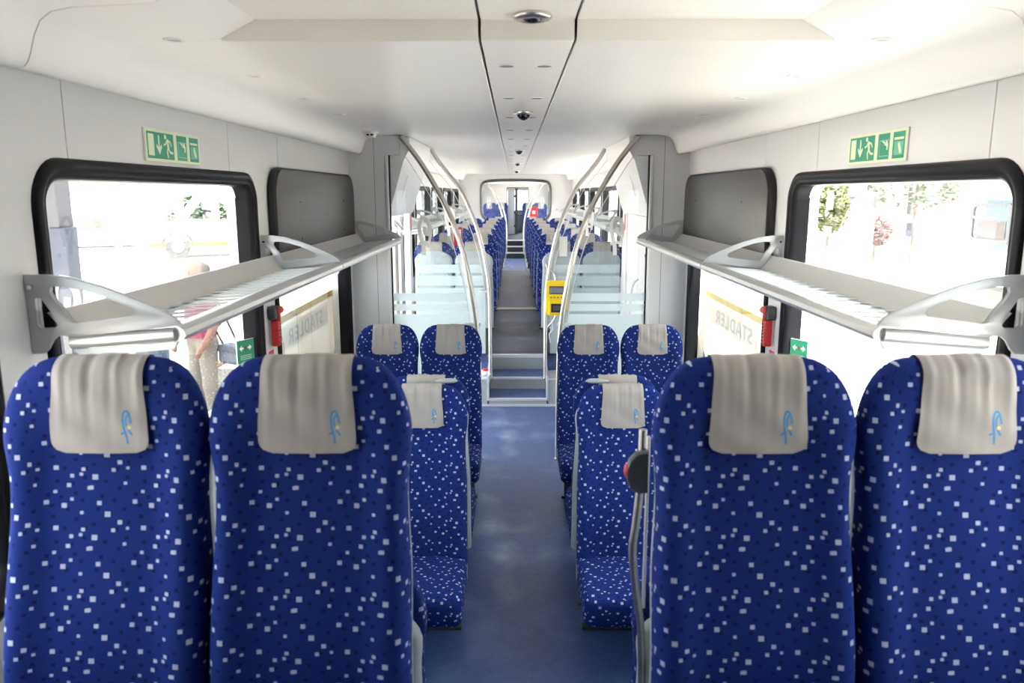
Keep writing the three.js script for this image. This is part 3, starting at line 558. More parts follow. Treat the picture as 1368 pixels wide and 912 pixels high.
  if (s > 0) {
    part('door_leaf', onWall(shapeOf(rect(6.46, 7.1, 0.01, Y(-0.2))), s, X + 0.02, 0.035, 0.004), mat.white, dr); part('door_leaf', onWall(shapeOf(rect(7.11, 7.75, 0.01, Y(-0.2))), s, X + 0.02, 0.035, 0.004), mat.white, dr);
    part('door_seal', box(s * (X - 0.003), s * (X + 0.02), 0.4, Y(-0.24), -6.43, -6.455), mat.rubber, dr, 'black rubber seal'); part('lock', rod([s * (X + 0.02), Y(-0.52), -6.62], [s * (X + 0.005), Y(-0.52), -6.62], 0.018, 14), mat.chrome, dr);
    part('grab_bar', tube([[X + 0.02, Y(-0.75), -7.02], [X - 0.03, Y(-0.8), -7.02], [X - 0.03, Y(-1.25), -7.02], [X + 0.02, Y(-1.3), -7.02]], 0.013, 30, 8), mat.white, dr);
    part('return_wall', box(s * X, s * W, 0, Y(0.43), -7.9, -8.02), mat.white, dr);
  } else {
    part('side_pane', onWall(shapeOf(rrectPts(7.95, 8.95, 0.4, Y(-0.03), 0.03)), s, W + 0.05, 0.001), mat.glass, dr); part('side_panel', onWall(shapeOf(rect(7.95, 8.95, 0.0, 0.4)), s, W + 0.01, 0.06), mat.white, dr); part('return_pane', across(shapeOf(rect(-W, -X - 0.06, 0.3, Y(-0.19))), 7.93, 0.001), mat.screenGlass, dr);
  }
  single('door_sticker', rbox(s * (X - 0.004), s * (X - 0.001), Y(-0.36), Y(-0.20), -7.79, -7.87, 0.001, 1), mat.red, 'red sticker on the far door post beyond the screen, ' + side, 'sticker');
  single('door_sticker', rbox(s * (X - 0.004), s * (X - 0.001), Y(-0.40), Y(-0.23), -6.33, -6.41, 0.001, 1), mat.red, 'red sticker on the door post next to the grey bulkhead, ' + side, 'sticker');
}
// steps
{
  const st = structure('trim_3', null, null, 'grey steps with blue treads and pale metal edges up to the far saloon', 'steps');
  const H1 = 0.083, H2 = 0.215, D2 = 8.3;
  for (const s of [-1, 1]) {
    part('plinth', box(s * 0.318, s * (W + 0.02), 0, EYE - 1.9, -STEP, -8.3), mat.riser, st, 'speckled grey plinth');
    part('ledge', rbox(s * 0.318, s * (W + 0.02), EYE - 1.9, EYE - 1.885, -STEP + 0.004, -8.3, 0.003, 1), mat.alu, st);
    part('stringer', rbox(s * 0.295, s * 0.318, 0.06, EYE - 1.86, -STEP + 0.012, -STEP - 0.03, 0.004, 1), mat.alu, st);
    part('upper_stringer', remap(extrude(shapeOf([[STEP, 0.2], [STEP, 0.32], [TOP - 0.05, DECK + 0.05], [TOP + 0.02, DECK + 0.05], [TOP + 0.02, 0.2]]), 0.018), (a, y, z) => [s * (0.3 + z), y, -a], s < 0), mat.alu, st);
  }
  part('riser', box(-0.3, 0.3, 0, H1 - 0.02, -STEP, -TOP), mat.riser, st); part('nosing', rbox(-0.31, 0.31, H1 - 0.025, H1, -STEP + 0.012, -STEP - 0.03, 0.004, 1), mat.alu, st); part('tread', box(-0.3, 0.3, H1 - 0.02, H1 - 0.002, -STEP - 0.03, -TOP), mat.floor, st);
  part('riser', box(-0.3, 0.3, H1, H2 - 0.02, -D2, -TOP), mat.riser, st); part('nosing', rbox(-0.3, 0.3, H2 - 0.025, H2, -D2 + 0.012, -D2 - 0.03, 0.004, 1), mat.alu, st); part('tread', box(-0.3, 0.3, H2 - 0.02, H2 - 0.002, -D2 - 0.03, -TOP), mat.floor, st);
  part('riser', box(-0.3, 0.3, H2, DECK - 0.02, -TOP + 0.012, -TOP), mat.riser, st); part('nosing', rbox(-0.318, 0.318, DECK - 0.03, DECK + 0.004, -TOP + 0.02, -TOP - 0.05, 0.004, 1), mat.alu, st);
  part('skirting', box(-W, W, 0, 0.022, -STEP + 0.012, -STEP), mat.alu, st, 'pale metal skirting');
}
// ticket validator
{
  const t = thing('ticket_validator', 'yellow ticket validator with small screen on the pole', 'validator', [0.385, Y(-1.215), -STEP + 0.03]);
  part('housing', (() => { const g = extrude(shapeOf(rrectPts(-0.095, 0.095, 0, 0.34, 0.03)), 0.09, 0.006); g.translate(0, 0, -0.09); return g; })(), mat.yellow, t);
  part('lower_block', rbox(-0.075, 0.1, 0.01, 0.15, 0.0, 0.025, 0.01, 2), mat.yellow, t);
  part('screen', rbox(-0.06, 0.07, 0.225, 0.28, 0.004, 0.012, 0.004, 1), M({ color: lin(0.18, 0.19, 0.24), roughness: 0.2 }), t); part('screen_bezel', rbox(-0.07, 0.08, 0.212, 0.295, 0.002, 0.009, 0.005, 1), mat.darkGrey, t);
  for (let i = 0; i < 4; i++) part('key', rod([-0.05 + i * 0.035, 0.18, 0.004], [-0.05 + i * 0.035, 0.18, 0.012], 0.007, 10), mat.darkGrey, t);
  part('reader_slot', rbox(-0.05, 0.07, 0.03, 0.12, 0.024, 0.032, 0.006, 1), mat.black, t); part('reader_plate', rbox(-0.03, 0.05, 0.05, 0.1, 0.031, 0.036, 0.004, 1), mat.darkGrey, t);
  part('side_grip', rbox(0.1, 0.122, 0.05, 0.27, -0.08, -0.01, 0.01, 2), mat.yellow, t);
  part('upper_arm', tube([[-0.1, 0.52, -0.08], [-0.085, 0.47, -0.08], [-0.02, 0.41, -0.07], [0.0, 0.34, -0.06]], 0.014, 24, 10), mat.steel, t); part('lower_arm', tube([[-0.1, -0.2, -0.08], [-0.085, -0.15, -0.08], [-0.02, -0.07, -0.07], [0.01, 0.0, -0.06]], 0.014, 24, 10), mat.steel, t);
  part('cable', tube([[-0.04, -0.06, -0.05], [-0.03, -0.16, -0.04], [-0.06, -0.2, -0.05], [-0.05, -0.3, -0.05]], 0.005, 24, 6), mat.white, t);
}
single('notice_card', rbox(0.42, 0.50, Y(-0.63), Y(-0.43), -STEP - 0.085, -STEP - 0.09, 0.001, 1), M({ color: lin(0.82, 0.82, 0.78), roughness: 0.6 }), 'small white notice card on the glass screen above the validator', 'notice');
{
  const t = thing('litter_packet', 'small red and white packet on the ledge beside the steps', 'packet', [-0.345, EYE - 1.885, -STEP - 0.12]);
  part('wrapper', new THREE.IcosahedronGeometry(0.05, 2).scale(0.8, 0.75, 0.7).translate(0, 0.038, 0), mat.white, t); part('red_print', new THREE.IcosahedronGeometry(0.032, 2).scale(1, 0.6, 0.8).translate(0.005, 0.07, 0.012), mat.red, t);
}
// rail with stop button by the raised seats
{
  const t = thing('stop_rail', 'steel handrail with a red stop button beside the raised seats', 'handrail', [0, 0, 0]);
  const Z = -1.72;
  part('rail', tube([[0.255, 1.647, Z], [0.254, 1.55, Z], [0.246, 1.43, Z], [0.239, 1.36, Z], [0.248, 1.27, Z], [0.264, 1.16, Z], [0.272, 1.0, Z], [0.272, PLAT, Z]], 0.0095, 60, 14), mat.steel, t);
  part('rail_cap', new THREE.CylinderGeometry(0.0095, 0.0095, 0.004, 16).translate(0.255, 1.648, Z), mat.steel, t);
  part('support_bar', rbox(0.268, 0.275, 1.2, 1.63, Z - 0.022, Z - 0.008, 0.003, 1), mat.alu, t);
  const h = part('button_housing', (() => { const g = extrude(shapeOf([[0.009, -0.044], [0.009, 0.044], [-0.01, 0.04], [-0.024, 0.026], [-0.03, 0.008], [-0.03, -0.014], [-0.023, -0.034], [-0.006, -0.046]]), 0.02, 0.005); g.translate(0.252, 1.556, Z + 0.006); return toCreasedNormals(g, 0.7); })(), mat.darkGrey, t, 'dark grey housing');
  part('stop_button', new THREE.SphereGeometry(0.014, 16, 10).scale(0.5, 1.2, 0.9).translate(0.218, 1.558, Z + 0.016), mat.red, h, 'red button');
}
// ------------------------------------------------------------------ portal, far part, cab door
{
  const o = []; const hole = [[-0.5, 0.0], [0.5, 0.0], [0.5, Y(-0.9)], [0.55, Y(-0.77)], [0.78, Y(-0.52)], [0.80, Y(-0.45)], [0.80, Y(0.16)], [0.77, Y(0.23)], [0.70, Y(0.27)], [-0.70, Y(0.27)], [-0.77, Y(0.23)], [-0.80, Y(0.16)], [-0.80, Y(-0.45)], [-0.78, Y(-0.52)], [-0.55, Y(-0.77)], [-0.5, Y(-0.9)]];
  const w = structure('wall_portal', across(shapeOf(rect(-W, W, -0.1, Y(0.5)), [hole.slice().reverse()]), PORTAL, 0.12), mat.wall, 'pale end wall of the far saloon with a wide portal', 'wall');
  part('portal_trim', tube(hole.slice(1).concat([[-0.5, 0.0]]).map(([x, y]) => [x, y, -PORTAL + 0.01]), 0.032, 140, 8), M({ color: lin(0.13, 0.135, 0.14), roughness: 0.35, metalness: 0.5 }), w, 'dark steel portal edge');
  const ew = structure('wall_end', across(shapeOf(rect(-W, W, -0.1, Y(0.5)), [rect(-0.30, 0.52, EYE - 1.62, Y(0.2)).reverse()]), END, 0.08), mat.wall, 'end wall with the cab doorway', 'wall');
  part('door_trim', merge(box(-0.33, -0.3, EYE - 1.62, Y(0.23), -END + 0.02, -END), box(0.52, 0.55, EYE - 1.62, Y(0.23), -END + 0.02, -END), box(-0.33, 0.55, Y(0.2), Y(0.23), -END + 0.02, -END)), mat.darkGrey, ew, 'dark door trim');
  const dl = structure('door_3', box(-0.29, -0.01, EYE - 1.62, Y(0.19), -END - 0.12, -END - 0.16), mat.shellGrey, 'grey cab door standing half open at the far end', 'door');
  part('door_edge', box(0.0, 0.11, EYE - 1.62, Y(0.19), -END - 0.08, -END - 0.2), mat.darkGrey, dl);
  for (const y of [-0.12, -0.75, -1.3]) part('hinge', rbox(-0.04, 0.03, Y(y) - 0.05, Y(y) + 0.05, -END - 0.06, -END - 0.1, 0.01, 1), mat.black, dl);
  const cab = structure('wall_cab', across(shapeOf(rect(-W, W, -0.1, Y(0.5)), [rect(-0.9, 0.9, Y(-0.72), Y(0.12)).reverse()]), END + 2.4, 0.06), mat.white, 'front of the driving cab with its windscreen', 'wall');
  part('windscreen', across(shapeOf(rect(-0.9, 0.9, Y(-0.72), Y(0.12))), END + 2.42, 0.001), mat.glass, cab);
  single('cab_console', (() => { return merge(rbox(-1.1, 1.1, EYE - 1.62, Y(-0.85), -END - 1.6, -END - 2.3, 0.08, 3), rbox(0.1, 0.8, Y(-0.85), Y(-0.7), -END - 1.9, -END - 2.2, 0.05, 3)); })(), M({ color: lin(0.2, 0.26, 0.34), roughness: 0.5 }), 'blue-grey driver console seen through the far doorway', 'console');
  single('sun_blind', rbox(0.0, 0.6, Y(-0.02), Y(0.02), -END - 2.3, -END - 2.4, 0.01, 1), mat.darkGrey, 'dark visor at the top of the far windscreen', 'visor');
  for (const s of [-1, 1]) {
    const p = thing('arched_pole', 'curved steel grab pole beyond the portal, ' + (s > 0 ? 'validator side' : 'side without validator'), 'pole', [0, 0, 0]);
    part('pole', tube(arch2.map(([x, y]) => [s * x, Y(y - 0.13), -26.6]), 0.024, 60, 10), mat.steel, p);
    part('rear_pole', tube(arch1.map(([x, y]) => [s * x * 0.95, Y(y - 0.13), -24.2]), 0.024, 60, 10), mat.steel, p);
    const g = thing('glass_screen', 'clear glass screen with white emblem beyond the portal, ' + (s > 0 ? 'validator side' : 'side without validator'), 'glass screen', [0, 0, 0]);
    part('pane', across(screenShape(s, arch2, 0.05, 1.3, -1.6, 0.2), 26.65, 0.001), mat.screenGlass, g);
    const e = part('emblem', logoGeo(0.36), mat.white, g, 'white emblem'); e.position.set(s * 0.9, Y(-0.3), -26.64);
    const dr = structure('door_' + (s < 0 ? 4 : 5), onWall(shapeOf(rect(24.4, 26.0, 0.01, Y(-0.03)), [rrectPts(24.6, 25.8, 0.5, Y(-0.22), 0.07).reverse()]), s, W + 0.02, 0.035), mat.white, 'white entrance door beyond the portal, ' + (s > 0 ? 'validator side' : 'side without validator'), 'door');
    part('pane', onWall(shapeOf(rrectPts(24.59, 25.81, 0.49, Y(-0.21), 0.07)), s, W + 0.035, 0.001), mat.glass, dr);
  }
  const fe = thing('red_box', 'red equipment box on the wall beyond the portal', 'box', [0.62, Y(-0.62), -26.5]);
  part('case', rbox(-0.13, 0.13, -0.18, 0.18, -0.05, 0.05, 0.03, 2), mat.red, fe); part('label_plate', rbox(-0.05, 0.05, -0.05, 0.05, 0.048, 0.053, 0.004, 1), mat.white, fe);
  const f2 = thing('red_box', 'red box with white label beside the far saloon seats', 'box', [-0.705, Y(-0.50), -9.35]);
  part('case', rbox(-0.052, 0.052, -0.11, 0.11, -0.035, 0.035, 0.012, 2), mat.red, f2); part('label_plate', rbox(-0.03, 0.04, 0.0, 0.08, 0.033, 0.038, 0.003, 1), mat.white, f2); part('stem', rbox(-0.012, 0.012, -1.3, -0.11, -0.012, 0.012, 0.004, 1), mat.red, f2);
}
console.log('inside done');

// ------------------------------------------------------------------ outside
const GY = -0.30;
{
  structure('ground', box(-70, 70, GY - 0.2, GY, 40, -90), mat.gravel, 'sunlit pale gravel ground outside', 'ground');
  structure('ballast', box(-7.2, -2.0, GY, GY + 0.015, 30, -60), M({ map: gravelTex, color: lin(0.36, 0.33, 0.31), roughness: 0.95 }), 'darker stone ballast along the side track', 'ballast');
  for (const [x, w] of [[-4.3, ''], [-5.75, '']]) single('rail_track', merge(box(x - 0.035, x + 0.035, GY + 0.09, GY + 0.14, 20, -60), box(x - 0.01, x + 0.01, GY + 0.02, GY + 0.09, 20, -60), box(x - 0.06, x + 0.06, GY, GY + 0.02, 20, -60)), M({ color: lin(0.2, 0.15, 0.12), roughness: 0.6, metalness: 0.4 }), 'rusty steel rail lying in the gravel beyond the person', 'rail', 'rails beside the train');
  // concrete post with an emblem board
  const t = thing('concrete_post', 'tall pale concrete post with a grey board close outside the window', 'post', [-2.83, GY, -4.75]);
  const cn = thing('platform_canopy', 'flat canopy roof over the side platform outside', 'canopy', [0, GY, 0]);
  part('roof_deck', rbox(-4.6, -1.9, 4.6, 4.75, -1.2, -8.2, 0.03, 1), mat.riser, cn); part('edge_beam', rbox(-4.6, -4.5, 4.4, 4.6, -1.2, -8.2, 0.02, 1), mat.darkGrey, cn);
  part('shaft', rbox(-0.32, 0.0, 0, 4.6, -0.1, 0.1, 0.01, 1), M({ color: lin(0.085, 0.083, 0.092), roughness: 0.8 }), t);
  part('board', rbox(0.0, 0.13, 0.9, 2.28, -0.06, 0.07, 0.01, 1), M({ color: lin(0.05, 0.055, 0.085), roughness: 0.7 }), t, 'bluish grey board'); part('upper_shaft', rbox(0.0, 0.1, 2.28, 4.6, -0.08, 0.08, 0.01, 1), M({ color: lin(0.09, 0.085, 0.095), roughness: 0.8 }), t);
  const e = part('emblem', logoGeo(0.5), M({ color: lin(0.16, 0.16, 0.16), roughness: 0.7 }), t, 'pale emblem'); e.position.set(0.07, 1.75, 0.073);
  part('stripe', rbox(0.005, 0.025, 0.92, 1.9, 0.065, 0.074, 0.002, 1), M({ color: lin(0.25, 0.16, 0.06), roughness: 0.7 }), t, 'ochre strip');
}
{
  // white van with a yellow sill
  const t = thing('van', 'white van with yellow sill stripe parked outside', 'van', [-11.6, GY, -31], 0.42);
  const white = M({ color: lin(0.7, 0.7, 0.7), roughness: 0.35 });
  const prof = shapeOf([[-2.6, 0.45], [-2.65, 0.9], [-2.3, 1.2], [-1.5, 1.35], [-0.75, 2.35], [-0.4, 2.5], [3.4, 2.5], [3.6, 2.3], [3.6, 0.45]], [[[-1.28, 1.4], [-0.62, 2.25], [-0.1, 2.25], [-0.1, 1.4]].reverse(), rect(0.02, 1.5, 1.42, 2.25).reverse(), rect(1.62, 3.3, 1.42, 2.25).reverse()]);
  part('body', extrude(prof, 2.0, 0.05).translate(0, 0, -2.0), white, t);
  part('sill_stripe', rbox(-2.6, 3.6, 0.45, 0.62, 0.0, 0.07, 0.01, 1), mat.yellow, t, 'yellow stripe');
  for (const x of [-1.55, 2.5]) { const w = part('wheel', new THREE.CylinderGeometry(0.46, 0.46, 0.25, 32).rotateX(Math.PI / 2).translate(x, 0.46, 0.0), M({ color: lin(0.018, 0.018, 0.019), roughness: 0.7 }), t); part('hub', new THREE.CylinderGeometry(0.24, 0.26, 0.03, 24).rotateX(Math.PI / 2).translate(x, 0.46, 0.13), M({ color: lin(0.05, 0.05, 0.05), roughness: 0.4 }), w); part('wheel_arch', new THREE.TorusGeometry(0.56, 0.06, 8, 28, Math.PI).translate(x, 0.46, 0.03), mat.darkPanel, t); }
  // small blue car further off
  const c = thing('small_car', 'pale blue car far across the yard', 'car', [-19.5, GY, -36], 0.5);
  part('body', extrude(shapeOf([[-2, 0.3], [-2.05, 0.75], [-1.1, 0.9], [-0.6, 1.4], [0.9, 1.4], [1.5, 0.95], [2.0, 0.85], [2.05, 0.3]]), 1.6, 0.06).translate(0, 0, -1.6), M({ color: lin(0.03, 0.05, 0.065), roughness: 0.5 }), c);
  part('side_window', extrude(shapeOf([[-0.85, 0.95], [-0.5, 1.32], [0.8, 1.32], [1.2, 0.95]]), 0.03).translate(0, 0, 0.05), mat.darkPanel, c);
  for (const x of [-1.25, 1.2]) part('wheel', new THREE.CylinderGeometry(0.31, 0.31, 0.2, 20).rotateX(Math.PI / 2).translate(x, 0.31, 0), mat.darkPanel, c);
}
// foliage: crowns of many small leaves
function foliage(n, rx, ry, rz, size) {
  const pos = [], idx = [];
  for (let i = 0; i < n; i++) {
    let x, y, z; do { x = rnd() * 2 - 1; y = rnd() * 2 - 1; z = rnd() * 2 - 1; } while (x * x + y * y + z * z > 1 || noise.noise(x * 2.3 + 5, y * 2.3, z * 2.3) < -0.12);
    const a = rnd() * 6.28, b = rnd() * 3 - 1.5, s = size * (0.6 + rnd() * 0.8), ux = Math.cos(a) * s, uz = Math.sin(a) * s, vx = -Math.sin(a) * Math.sin(b) * s, vy = Math.cos(b) * s, vz = Math.cos(a) * Math.sin(b) * s;
    const k = pos.length / 3; x *= rx; y *= ry; z *= rz;
    pos.push(x - ux, y, z - uz, x + vx * 0.5, y + vy * 0.5, z + vz * 0.5, x + ux, y, z + uz, x - vx * 0.5, y - vy * 0.5, z - vz * 0.5); idx.push(k, k + 1, k + 2, k, k + 2, k + 3);
  }
  const g = new THREE.BufferGeometry(); g.setAttribute('position', new THREE.Float32BufferAttribute(pos, 3)); g.setIndex(idx); g.computeVertexNormals(); return g;
}
const leafMat = (r, g, b) => P({ color: lin(r, g, b), roughness: 0.9, transmission: 0.3, thickness: 0, side: THREE.DoubleSide });
function tree(name, label, cat, x, d, base, rx, ry, n, size, m, trunk) {
  const t = thing(name, label, cat, [x, GY, -d]);
  part('foliage', foliage(n, rx, ry, rx, size).translate(0, base + ry, 0), m, t);
  part('trunk', new THREE.CylinderGeometry(trunk * 0.7, trunk, base + ry, 10).translate(0, (base + ry) / 2, 0), M({ color: lin(0.08, 0.06, 0.05), roughness: 0.9 }), t); return t;
}
tree('hedge', 'green hedge behind the white van', 'hedge', -15.2, 38, 0.4, 1.4, 1.0, 2600, 0.14, leafMat(0.02, 0.045, 0.014), 0.12);
tree('tree', 'bright yellow-green tree outside the window on the validator side', 'tree', 7.9, 20, 1.45, 0.5, 0.75, 2400, 0.06, leafMat(0.07, 0.08, 0.006), 0.05);
tree('bush', 'red flowering bush by the white building', 'bush', 11.85, 26, 0.75, 0.5, 0.5, 1500, 0.07, leafMat(0.07, 0.015, 0.013), 0.05);
tree('tree', 'thin pale green tree in front of the white building', 'tree', 13.6, 27, 1.9, 1.6, 0.9, 900, 0.09, leafMat(0.03, 0.05, 0.022), 0.07);
{
  // station building
  const t = thing('station_building', 'sunlit white station building with brown pillars', 'building', [16, GY, -30]);
  const brown = M({ color: lin(0.032, 0.027, 0.028), roughness: 0.8 });
  part('wall', extrude(shapeOf(rect(-5, 8, 0, 6), [rect(-1.35, -0.85, 0.85, 1.4).reverse()]), 0.3), M({ color: lin(0.6, 0.6, 0.58), roughness: 0.8 }), t);
  part('window', box(-1.35, -0.85, 0.85, 1.4, 0.02, 0.08), M({ color: lin(0.025, 0.033, 0.055), roughness: 0.3 }), t);
  part('roof', box(-5.4, 8.4, 6, 6.3, -4, 0.8), M({ color: lin(0.3, 0.2, 0.16), roughness: 0.8 }), t);
  for (const [x, w, y] of [[-2.55, 0.36, 1.95], [-1.1, 0.26, 1.7], [0.12, 0.24, 2.1], [4.2, 0.3, 2.1]]) part('pillar', rbox(x - w, x + w, y, 6, 0.3, 0.6, 0.02, 1), brown, t);
  const h = thing('kiosk', 'pale blue glazed kiosk beside the yellow-green tree', 'kiosk', [10.2, GY, -24]);
  part('body', rbox(-0.5, 0.5, 0, 1.82, -0.8, 0.4, 0.03, 1), M({ color: lin(0.6, 0.62, 0.62), roughness: 0.7 }), h); part('glazing', rbox(-0.45, 0.45, 1.82, 2.39, -0.75, 0.35, 0.02, 1), M({ color: lin(0.035, 0.055, 0.065), roughness: 0.4 }), h); part('roof', rbox(-0.52, 0.52, 2.39, 2.5, -0.9, 0.5, 0.02, 1), mat.white, h);
}
{
  // light blue and white railcar on the next track
  const t = thing('railcar', 'light blue and white railcar standing on the next track', 'railcar', [0, GY, 0]);
  const X0 = 6.0, y = (r) => Y(r) - GY;
  const body = M({ color: lin(0.7, 0.7, 0.7), roughness: 0.4 });
  part('body', remap(extrude(shapeOf([[X0, y(-1.15)], [X0, y(0.6)], [X0 + 0.15, y(1.1)], [X0 + 0.7, y(1.45)], [X0 + 2.1, y(1.45)], [X0 + 2.7, y(1.05)], [X0 + 2.8, y(0.6)], [X0 + 2.8, y(-1.15)]]), 16), (x, yy, z) => [x, yy, -10.8 + z]), body, t, 'white body');
  part('blue_band', box(X0 - 0.012, X0, y(-0.70), y(-0.08), -10.15, 5), M({ color: lin(0.038, 0.078, 0.105), roughness: 0.4 }), t, 'light blue band');
  part('cab_window', onWall(shapeOf(rrectPts(9.6, 10.45, y(-0.62), y(-0.12), 0.06), [rrectPts(9.66, 10.39, y(-0.57), y(-0.17), 0.05).reverse()]), 1, X0 - 0.03, 0.03), M({ color: lin(0.05, 0.048, 0.055), roughness: 0.4 }), t, 'rounded window frame');
  part('window_pane', box(X0 - 0.018, X0 - 0.014, y(-0.57), y(-0.34), -9.7, -10.3), M({ color: lin(0.04, 0.028, 0.028), roughness: 0.3 }), t);
  for (let k = 0; k < 4; k++) part('window', box(X0 - 0.022, X0 - 0.012, y(-0.38), y(-0.14), -9.2 + k * 2.2, -8.0 + k * 2.2), M({ color: lin(0.025, 0.05, 0.068), roughness: 0.3 }), t);
  part('underframe', box(X0 + 0.2, X0 + 2.6, y(-1.5), y(-1.15), -10.6, 5), M({ color: lin(0.035, 0.033, 0.034), roughness: 0.7 }), t);
  for (const d of [9.6, 7.8]) part('wheel', new THREE.CylinderGeometry(0.42, 0.42, 0.12, 28).rotateZ(Math.PI / 2).translate(X0 + 0.75, 0.42, -d), mat.darkPanel, t);
}
// ------------------------------------------------------------------ person outside
{
  const R = 104, size = 1.9;                            // cube of the field, metres
  const J = (x, y, z, r) => ({ p: new THREE.Vector3(x, y, z), r });
  const hipL = J(-0.10, 0.93, 0, 0.105), hipR = J(0.10, 0.93, 0, 0.105), kneeL = J(-0.13, 0.50, 0.03, 0.075), kneeR = J(0.15, 0.50, 0.02, 0.075), ankL = J(-0.14, 0.09, -0.03, 0.052), ankR = J(0.17, 0.09, 0.0, 0.052);
  const belly = J(0, 1.05, 0.02, 0.155), chest = J(0, 1.34, 0.0, 0.15), neck = J(0, 1.52, 0.01, 0.058), head = J(0, 1.66, 0.03, 0.092), crown = J(0, 1.70, 0.0, 0.092), chin = J(0, 1.605, 0.075, 0.05);
  const shL = J(-0.19, 1.43, 0, 0.07), shR = J(0.19, 1.43, 0, 0.07), elL = J(-0.27, 1.17, -0.02, 0.048), elR = J(0.28, 1.18, -0.03, 0.048), wrL = J(-0.20, 0.98, 0.16, 0.035), wrR = J(0.27, 0.96, 0.10, 0.035);
  const SK = [0.24, 0.13, 0.09], PK = [0.28, 0.04, 0.085], TR = [0.22, 0.195, 0.16], SH = [0.12, 0.1, 0.09], HR = [0.05, 0.04, 0.035];
  const bones = [[hipL, kneeL, TR], [hipR, kneeR, TR], [kneeL, ankL, TR], [kneeR, ankR, TR], [hipL, hipR, TR], [belly, hipL, TR], [belly, hipR, TR], [belly, chest, PK], [chest, shL, PK], [chest, shR, PK], [neck, chest, SK], [head, crown, SK], [neck, head, SK], [head, chin, SK], [shL, elL, PK], [shR, elR, PK], [elL, wrL, SK], [elR, wrR, SK], [ankL, J(-0.16, 0.045, 0.15, 0.042), SH], [ankR, J(0.2, 0.045, 0.17, 0.042), SH], [J(0, 1.655, 0.115, 0.014), J(0, 1.625, 0.128, 0.018), SK], [J(-0.09, 1.65, 0.02, 0.02), J(-0.092, 1.625, 0.02, 0.016), SK], [J(0.09, 1.65, 0.02, 0.02), J(0.092, 1.625, 0.02, 0.016), SK], [J(-0.06, 1.70, -0.045, 0.06), J(0.06, 1.70, -0.045, 0.06), HR]];
  for (const [w, k] of [[wrL, -1], [wrR, 1]]) {
    const b = w.p; const palm = J(b.x - k * 0.012, b.y - 0.05, b.z + 0.045, 0.028); bones.push([w, palm, SK]);
    for (let f = 0; f < 4; f++) { const o = (f - 1.5) * 0.019, l = [0.8, 1, 0.95, 0.75][f]; const a = J(palm.p.x + o * 0.4, palm.p.y - 0.02, palm.p.z + 0.012 + o * 0.5, 0.0105), m = J(a.p.x - k * 0.006, a.p.y - 0.035 * l, a.p.z + 0.012, 0.0095), e = J(m.p.x - k * 0.016, m.p.y - 0.028 * l, m.p.z - 0.006, 0.0085); bones.push([a, m, SK], [m, e, SK]); }
    const th = J(b.x - k * 0.03, b.y - 0.035, b.z + 0.05, 0.011); bones.push([th, J(th.p.x - k * 0.012, th.p.y - 0.04, th.p.z + 0.018, 0.009), SK]);
  }
  const pre = bones.map(([a, b, c]) => ({ a: a.p, d: b.p.clone().sub(a.p), ra: a.r, rb: b.r, c, L: b.p.distanceToSquared(a.p) }));
  const v = new THREE.Vector3(), q = new THREE.Vector3();
  const dist = (bn) => { q.copy(v).sub(bn.a); const t = Math.max(0, Math.min(1, q.dot(bn.d) / bn.L)); q.addScaledVector(bn.d, -t); return q.length() - (bn.ra + (bn.rb - bn.ra) * t); };
  const mc = new MarchingCubes(R, new THREE.MeshBasicMaterial(), false, false, 200000); mc.isolation = 0;
  const half = size / 2;
  for (let k = 0; k < R; k++) for (let j = 0; j < R; j++) for (let i = 0; i < R; i++) {
    v.set((i - R / 2) / (R / 2) * half, (j - R / 2) / (R / 2) * half + half - 0.05, (k - R / 2) / (R / 2) * half);
    let m = 1; if (Math.abs(v.x) < 0.42 && Math.abs(v.z) < 0.34) { m = 1e9; for (const bn of pre) { const e = dist(bn), kk = 0.03, hh = Math.max(0, kk - Math.abs(m - e)) / kk; m = Math.min(m, e) - hh * hh * kk * 0.25; } }
    mc.field[i + j * R + k * R * R] = -m;
  }
  mc.update();
  const n = mc.count, pos = new Float32Array(n * 3);
  for (let i = 0; i < n; i++) pos.set([mc.positionArray[i * 3] * half, mc.positionArray[i * 3 + 1] * half + half - 0.05, mc.positionArray[i * 3 + 2] * half], i * 3);
  const colourAt = () => { let best = 1e9, c = SK; for (const bn of pre) { const e = dist(bn); if (e < best) { best = e; c = bn.c; } } if (c === PK && v.y < 1.0) c = TR; else if (c === TR && v.y > 1.0) c = PK; return c; };
  let g = new THREE.BufferGeometry(); g.setAttribute('position', new THREE.BufferAttribute(pos, 3)); g = mergeVertices(g, 1e-4); g.computeVertexNormals();
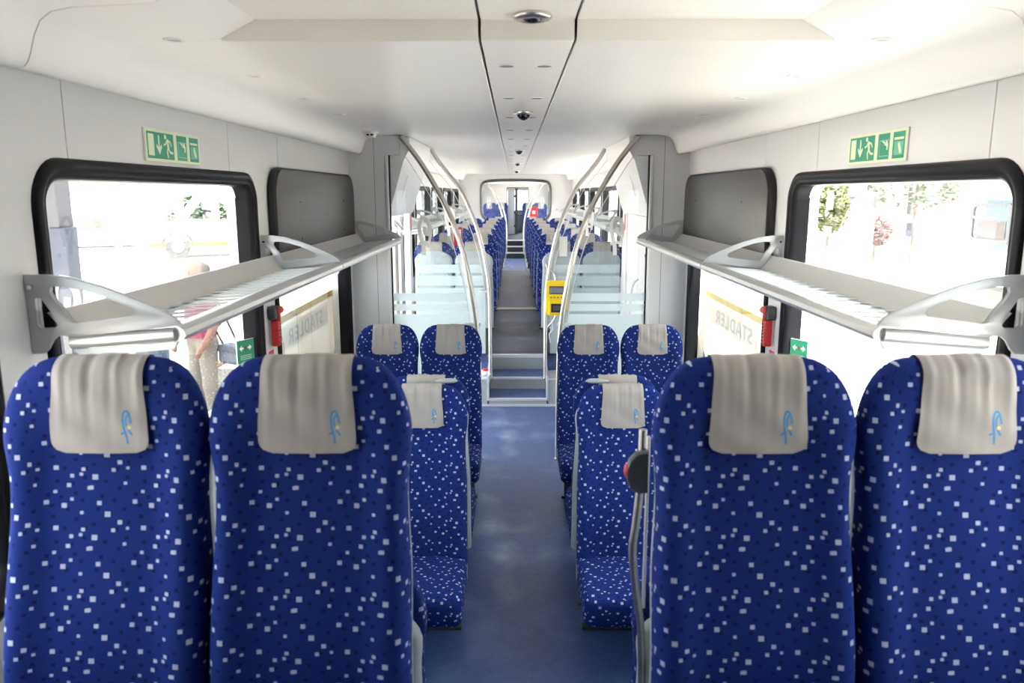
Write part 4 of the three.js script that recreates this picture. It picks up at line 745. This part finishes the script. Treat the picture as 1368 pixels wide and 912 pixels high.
  { const p = g.attributes.position, c2 = new Float32Array(p.count * 3); for (let i = 0; i < p.count; i++) { v.fromBufferAttribute(p, i); c2.set(colourAt(), i * 3); } g.setAttribute('color', new THREE.BufferAttribute(c2, 3)); }
  const t = thing('person', 'person in pink shirt and cream trousers carrying a shoulder bag outside', 'person', [-3.3, GY + 0.015, -8.05], -0.75);
  part('body', g, M({ vertexColors: true, roughness: 0.8 }), t);
  part('glasses', merge(new THREE.TorusGeometry(0.024, 0.004, 6, 16).translate(-0.034, 1.668, 0.118), new THREE.TorusGeometry(0.024, 0.004, 6, 16).translate(0.034, 1.668, 0.118), rod([-0.06, 1.67, 0.11], [-0.093, 1.665, 0.02], 0.003, 6), rod([0.06, 1.67, 0.11], [0.093, 1.665, 0.02], 0.003, 6)), mat.darkPanel, t);
  part('mouth', rbox(-0.022, 0.022, 1.588, 1.594, 0.118, 0.124, 0.002, 1), M({ color: lin(0.3, 0.12, 0.1), roughness: 0.7 }), t);
  const b = thing('shoulder_bag', 'grey-blue camera bag at the hip of the person in pink', 'bag', [-2.96, GY + 0.74, -7.97], -0.6);
  part('case', rbox(-0.15, 0.15, 0, 0.19, -0.09, 0.09, 0.05, 3), M({ color: lin(0.12, 0.14, 0.17), roughness: 0.7 }), b); part('flap', rbox(-0.155, 0.155, 0.11, 0.2, -0.095, 0.095, 0.04, 3), M({ color: lin(0.09, 0.1, 0.12), roughness: 0.7 }), b);
  part('strap', tube([[-0.14, 0.16, 0], [-0.25, 0.45, 0.06], [-0.38, 0.78, 0.05], [-0.46, 0.86, -0.05], [-0.30, 0.5, -0.12], [0.1, 0.16, -0.02]], 0.012, 40, 6), mat.darkPanel, b);
  const bag = thing('travel_bag', 'blue-grey travel bag standing on the gravel beside the person in pink', 'bag', [-4.0, GY + 0.015, -8.4], 0.2);
  part('case', rbox(-0.16, 0.16, 0, 0.85, -0.12, 0.12, 0.07, 3), M({ color: lin(0.08, 0.1, 0.14), roughness: 0.8 }), bag); part('handle', tube([[-0.08, 0.84, 0], [-0.08, 0.93, 0], [0.08, 0.93, 0], [0.08, 0.84, 0]], 0.012, 24, 6), mat.darkPanel, bag);
}
renderer.render(scene, camera);
